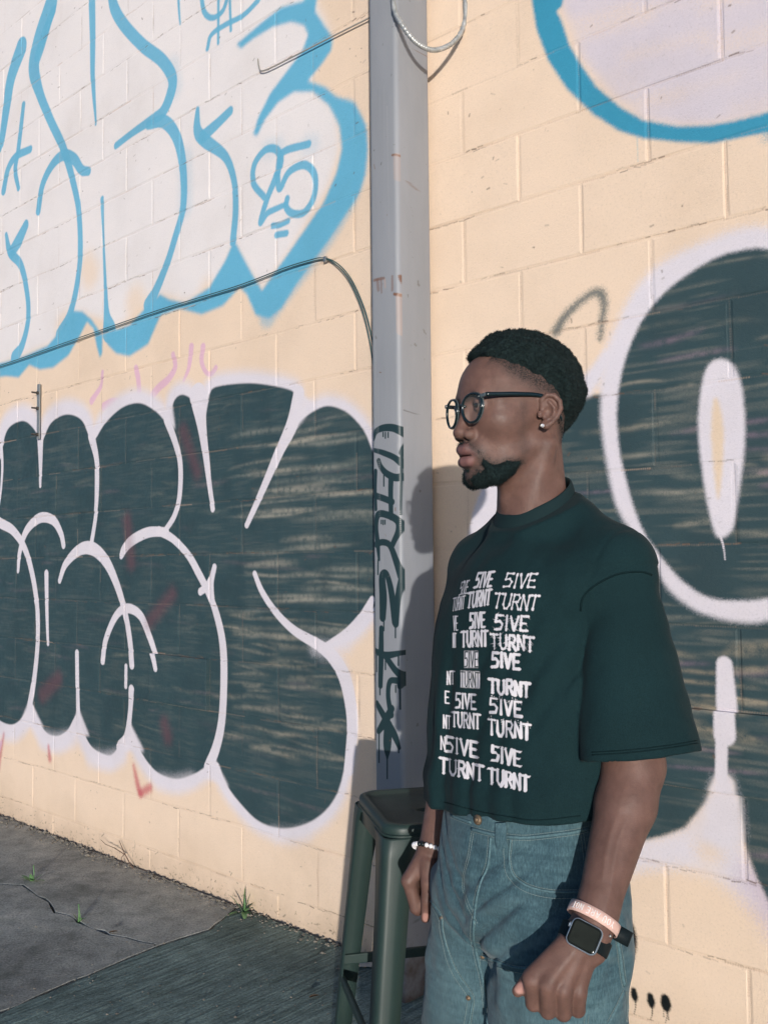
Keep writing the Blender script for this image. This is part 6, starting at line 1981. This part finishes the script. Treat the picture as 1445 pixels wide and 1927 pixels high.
loft('case', [[(x, y, z) for x, y in rrect(HX * s, HY * s, .0085 * s)] for s, z in ((.90, -.0055), (.98, -.004), (1.0, -.001), (1.0, .002), (.985, .0038), (.955, .0046))], alu, watch)
scr = NT('dark_screen', 0.08, 0.6); scr.base((0.010, 0.012, 0.011)); scr.b.inputs['Specular IOR Level'].default_value = 0.06
loft('screen', [[(x, y, z) for x, y in rrect(HX * s, HY * s, .0078 * s)] for s, z in ((.93, .0040), (.925, .0052), (.88, .0058))], scr.m, watch)
loft('display', [[(x, y, z) for x, y in rrect(HX * .80, HY * .78, .004)] for z in (.0056, .0062)], plain('display_glass', (0.018, 0.021, 0.018), .3, spec=0.04), watch)
bm = bmesh.new(); bmesh.ops.create_cone(bm, cap_ends=True, segments=14, radius1=.0035, radius2=.0033, depth=.0030, matrix=Matrix.Translation((HX + .001, -HY * .3, -.0005)) @ Matrix.Rotation(PI / 2, 4, 'Y'))
from_bm('crown_dial', bm, alu, watch)
# strap follows the wrist: cast towards the arm axis all round
strap_m = plain('black_rubber', (.007, .012, .014), .6, spec=0.15)
def wrist_ring(center, axis, n0, t0, lift, n=40, fallback=.034):
    out = []
    for k in range(n):
        a = 2 * PI * k / n
        d = n0 * math.cos(a) + t0 * math.sin(a)
        l, nn, i, ds = arm_bvh.ray_cast(center + d * .07, -d)
        r = (l - center).length if l is not None else fallback
        out.append((d, min(max(r, .022), .042) + lift))
    # smooth the radius
    R_ = [o[1] for o in out]
    for _ in range(4): R_ = [(R_[i - 1] + 2 * R_[i] + R_[(i + 1) % n]) / 4 for i in range(n)]
    return [center + out[i][0] * R_[i] for i in range(n)], [o[0] for o in out]
ctr = watch.location - wn * 0.033
inw = watch.matrix_basis.inverted()
def band(name, center, axis, n0, t0, half, thick, lift, mat, parent, inv, skip=None):
    pts, nr = wrist_ring(center, axis, n0, t0, lift)
    N = len(pts); V, Fc = [], []
    keep = [k for k in range(N) if not skip or not skip(k / N)]
    idx = {}
    for j, k in enumerate(range(N)):
        for (a, b) in ((-half, 0), (-half * .9, thick), (half * .9, thick), (half, 0)):
            V.append(inv @ (pts[k] + axis * a + nr[k] * b))
    for k in range(N):
        if skip and (skip(k / N) or skip(((k + 1) % N) / N)): continue
        for q in range(4): Fc.append((k * 4 + q, k * 4 + (q + 1) % 4, ((k + 1) % N) * 4 + (q + 1) % 4, ((k + 1) % N) * 4 + q))
    return mesh(name, V, Fc, mat, parent, False), pts, nr
band('strap', ctr, w_ax, wn, wt, .0105, .0022, .0006, strap_m, watch, inw, lambda f: f < .05 or f > .95)
loc2, n2 = hit(arm_bvh, 1146, 1764)
base_l = (loc2 if loc2 is not None else watch.location + wt * .03)
side = wt if Vector(ray(1172, 1761)).dot(wt) > Vector(ray(1100, 1764)).dot(wt) else -wt
side = Vector((1, 0, 0)) - w_ax * Vector((1, 0, 0)).dot(w_ax); side.normalize()
V, Fc = [], []
lp_c = Vector(A3(1168, 1760, 1.345))
for k in range(24):
    a = 2 * PI * k / 24
    d = side * math.cos(a) + wn * math.sin(a) * .55
    for (h_, t_) in ((-.010, 0), (-.010, .0022), (.010, .0022), (.010, 0)):
        V.append(inw @ (lp_c + d * (.0125 + t_) + w_ax * h_))
for k in range(24):
    for q in range(4): Fc.append((k * 4 + q, k * 4 + (q + 1) % 4, ((k + 1) % 24) * 4 + (q + 1) % 4, ((k + 1) % 24) * 4 + q))
mesh('strap_tail', V, Fc, strap_m, watch, True)
bm = bmesh.new()
for dx in (-.004, .004): bmesh.ops.create_uvsphere(bm, u_segments=8, v_segments=6, radius=.0022, matrix=Matrix.Translation(inw @ (Vector(A3(1150, 1757, 1.315)) + w_ax * dx)))
from_bm('buckle', bm, steel_w, watch, True)

# pink silicone wristband above the watch, lettered
wb_c = Vector(A3(1117, 1729, 1.342))
wb = empty('wristband', wb_c)
tag(wb, 'pale pink silicone wristband with white lettering above the smartwatch', 'wristband')
pink = plain('pink_silicone', srgb(228, 188, 174), .5)
wb_ax = (arm_ax + Vector((-.20, 0, -.05))).normalized()
wb_n = Vector((-.1, -1, 0)); wb_n = (wb_n - wb_ax * wb_n.dot(wb_ax)).normalized()
wb_t = wb_ax.cross(wb_n)
ell = []
V, Fc = [], []
NB = 56
for k in range(NB):
    a = 2 * PI * k / NB
    d = wb_n * (.0315 * math.cos(a)) + wb_t * (.0355 * math.sin(a))
    dn_ = d.normalized()
    ell.append((d, dn_))
    for (h_, t_) in ((-.0078, 0), (-.0074, .0017), (0, .0021), (.0074, .0017), (.0078, 0), (0, -.0003)):
        V.append(d + dn_ * t_ + wb_ax * h_)
for k in range(NB):
    for q in range(6): Fc.append((k * 6 + q, k * 6 + (q + 1) % 6, ((k + 1) % NB) * 6 + (q + 1) % 6, ((k + 1) % NB) * 6 + q))
band_o = mesh('band', V, Fc, pink, wb, True)
GB = dict(GL); GB.update({'Y': [[(.0, 0), (.5, .5), (1, 0)], [(.5, .5), (.5, 1)]], 'O': [[(.5, 0), (.1, .2), (.1, .8), (.5, 1), (.9, .8), (.9, .2), (.5, 0)]], 'A': [[(0, 1), (.5, 0), (1, 1)], [(.2, .65), (.8, .65)]]})
def band_pt(a, h):
    d = wb_n * (.0315 * math.cos(a)) + wb_t * (.0355 * math.sin(a))
    return d + d.normalized() * .0023 + wb_ax * h
LV, LF = [], []
sgn = 1 if Vector((1, 0, 0)).dot(wb_t) > 0 else -1
pos = 0.55
for ch in 'YOU ARE NOT':
    if ch == ' ': pos -= .09; continue
    wch = .135
    for st in GB[ch]:
        P = []
        for (u, v) in st: P.append((pos - wch * u, -0.0042 + .0084 * (1 - v) if False else (-.0042 + .0084 * (1 - v))))
        for (q0, q1) in zip(P[:-1], P[1:]):
            m_ = 4
            C_ = [band_pt(sgn * (q0[0] + (q1[0] - q0[0]) * i / m_), -(q0[1] + (q1[1] - q0[1]) * i / m_) * -1) for i in range(m_ + 1)]
            Vv, Ff = tube_data(C_, .0006, 4); put(Vv, Ff, LV, LF)
    pos -= wch + .05
mesh('lettering', LV, LF, plain('white_print', srgb(240, 235, 232), .6), band_o, False)

# bead bracelet on the far wrist
brc = Vector(A3(812, 1601, 1.745))
bl = empty('bead_bracelet', brc)
tag(bl, 'white bead bracelet with one black bead on the man\'s far wrist', 'bracelet')
bx = Vector(R_wr - R_el).normalized()
bn = Vector((0, -1, 0)); bn = (bn - bx * bn.dot(bx)).normalized(); bt = bx.cross(bn)
wbead, kbead = plain('white_bead', srgb(238, 234, 236), .3), plain('black_bead', (.01, .014, .015), .25)
proto = {}
for k in range(27):
    a = 2 * PI * k / 27
    m_ = kbead if k in (3, 4) else wbead
    if m_ not in proto:
        bm = bmesh.new(); bmesh.ops.create_uvsphere(bm, u_segments=10, v_segments=8, radius=.0043)
        o = from_bm('bead', bm, m_, bl, True); proto[m_] = o
    else:
        o = proto[m_].copy(); COL.objects.link(o); o.parent = bl
    o.location = bn * (.0335 * math.cos(a)) + bt * (.0335 * math.sin(a))
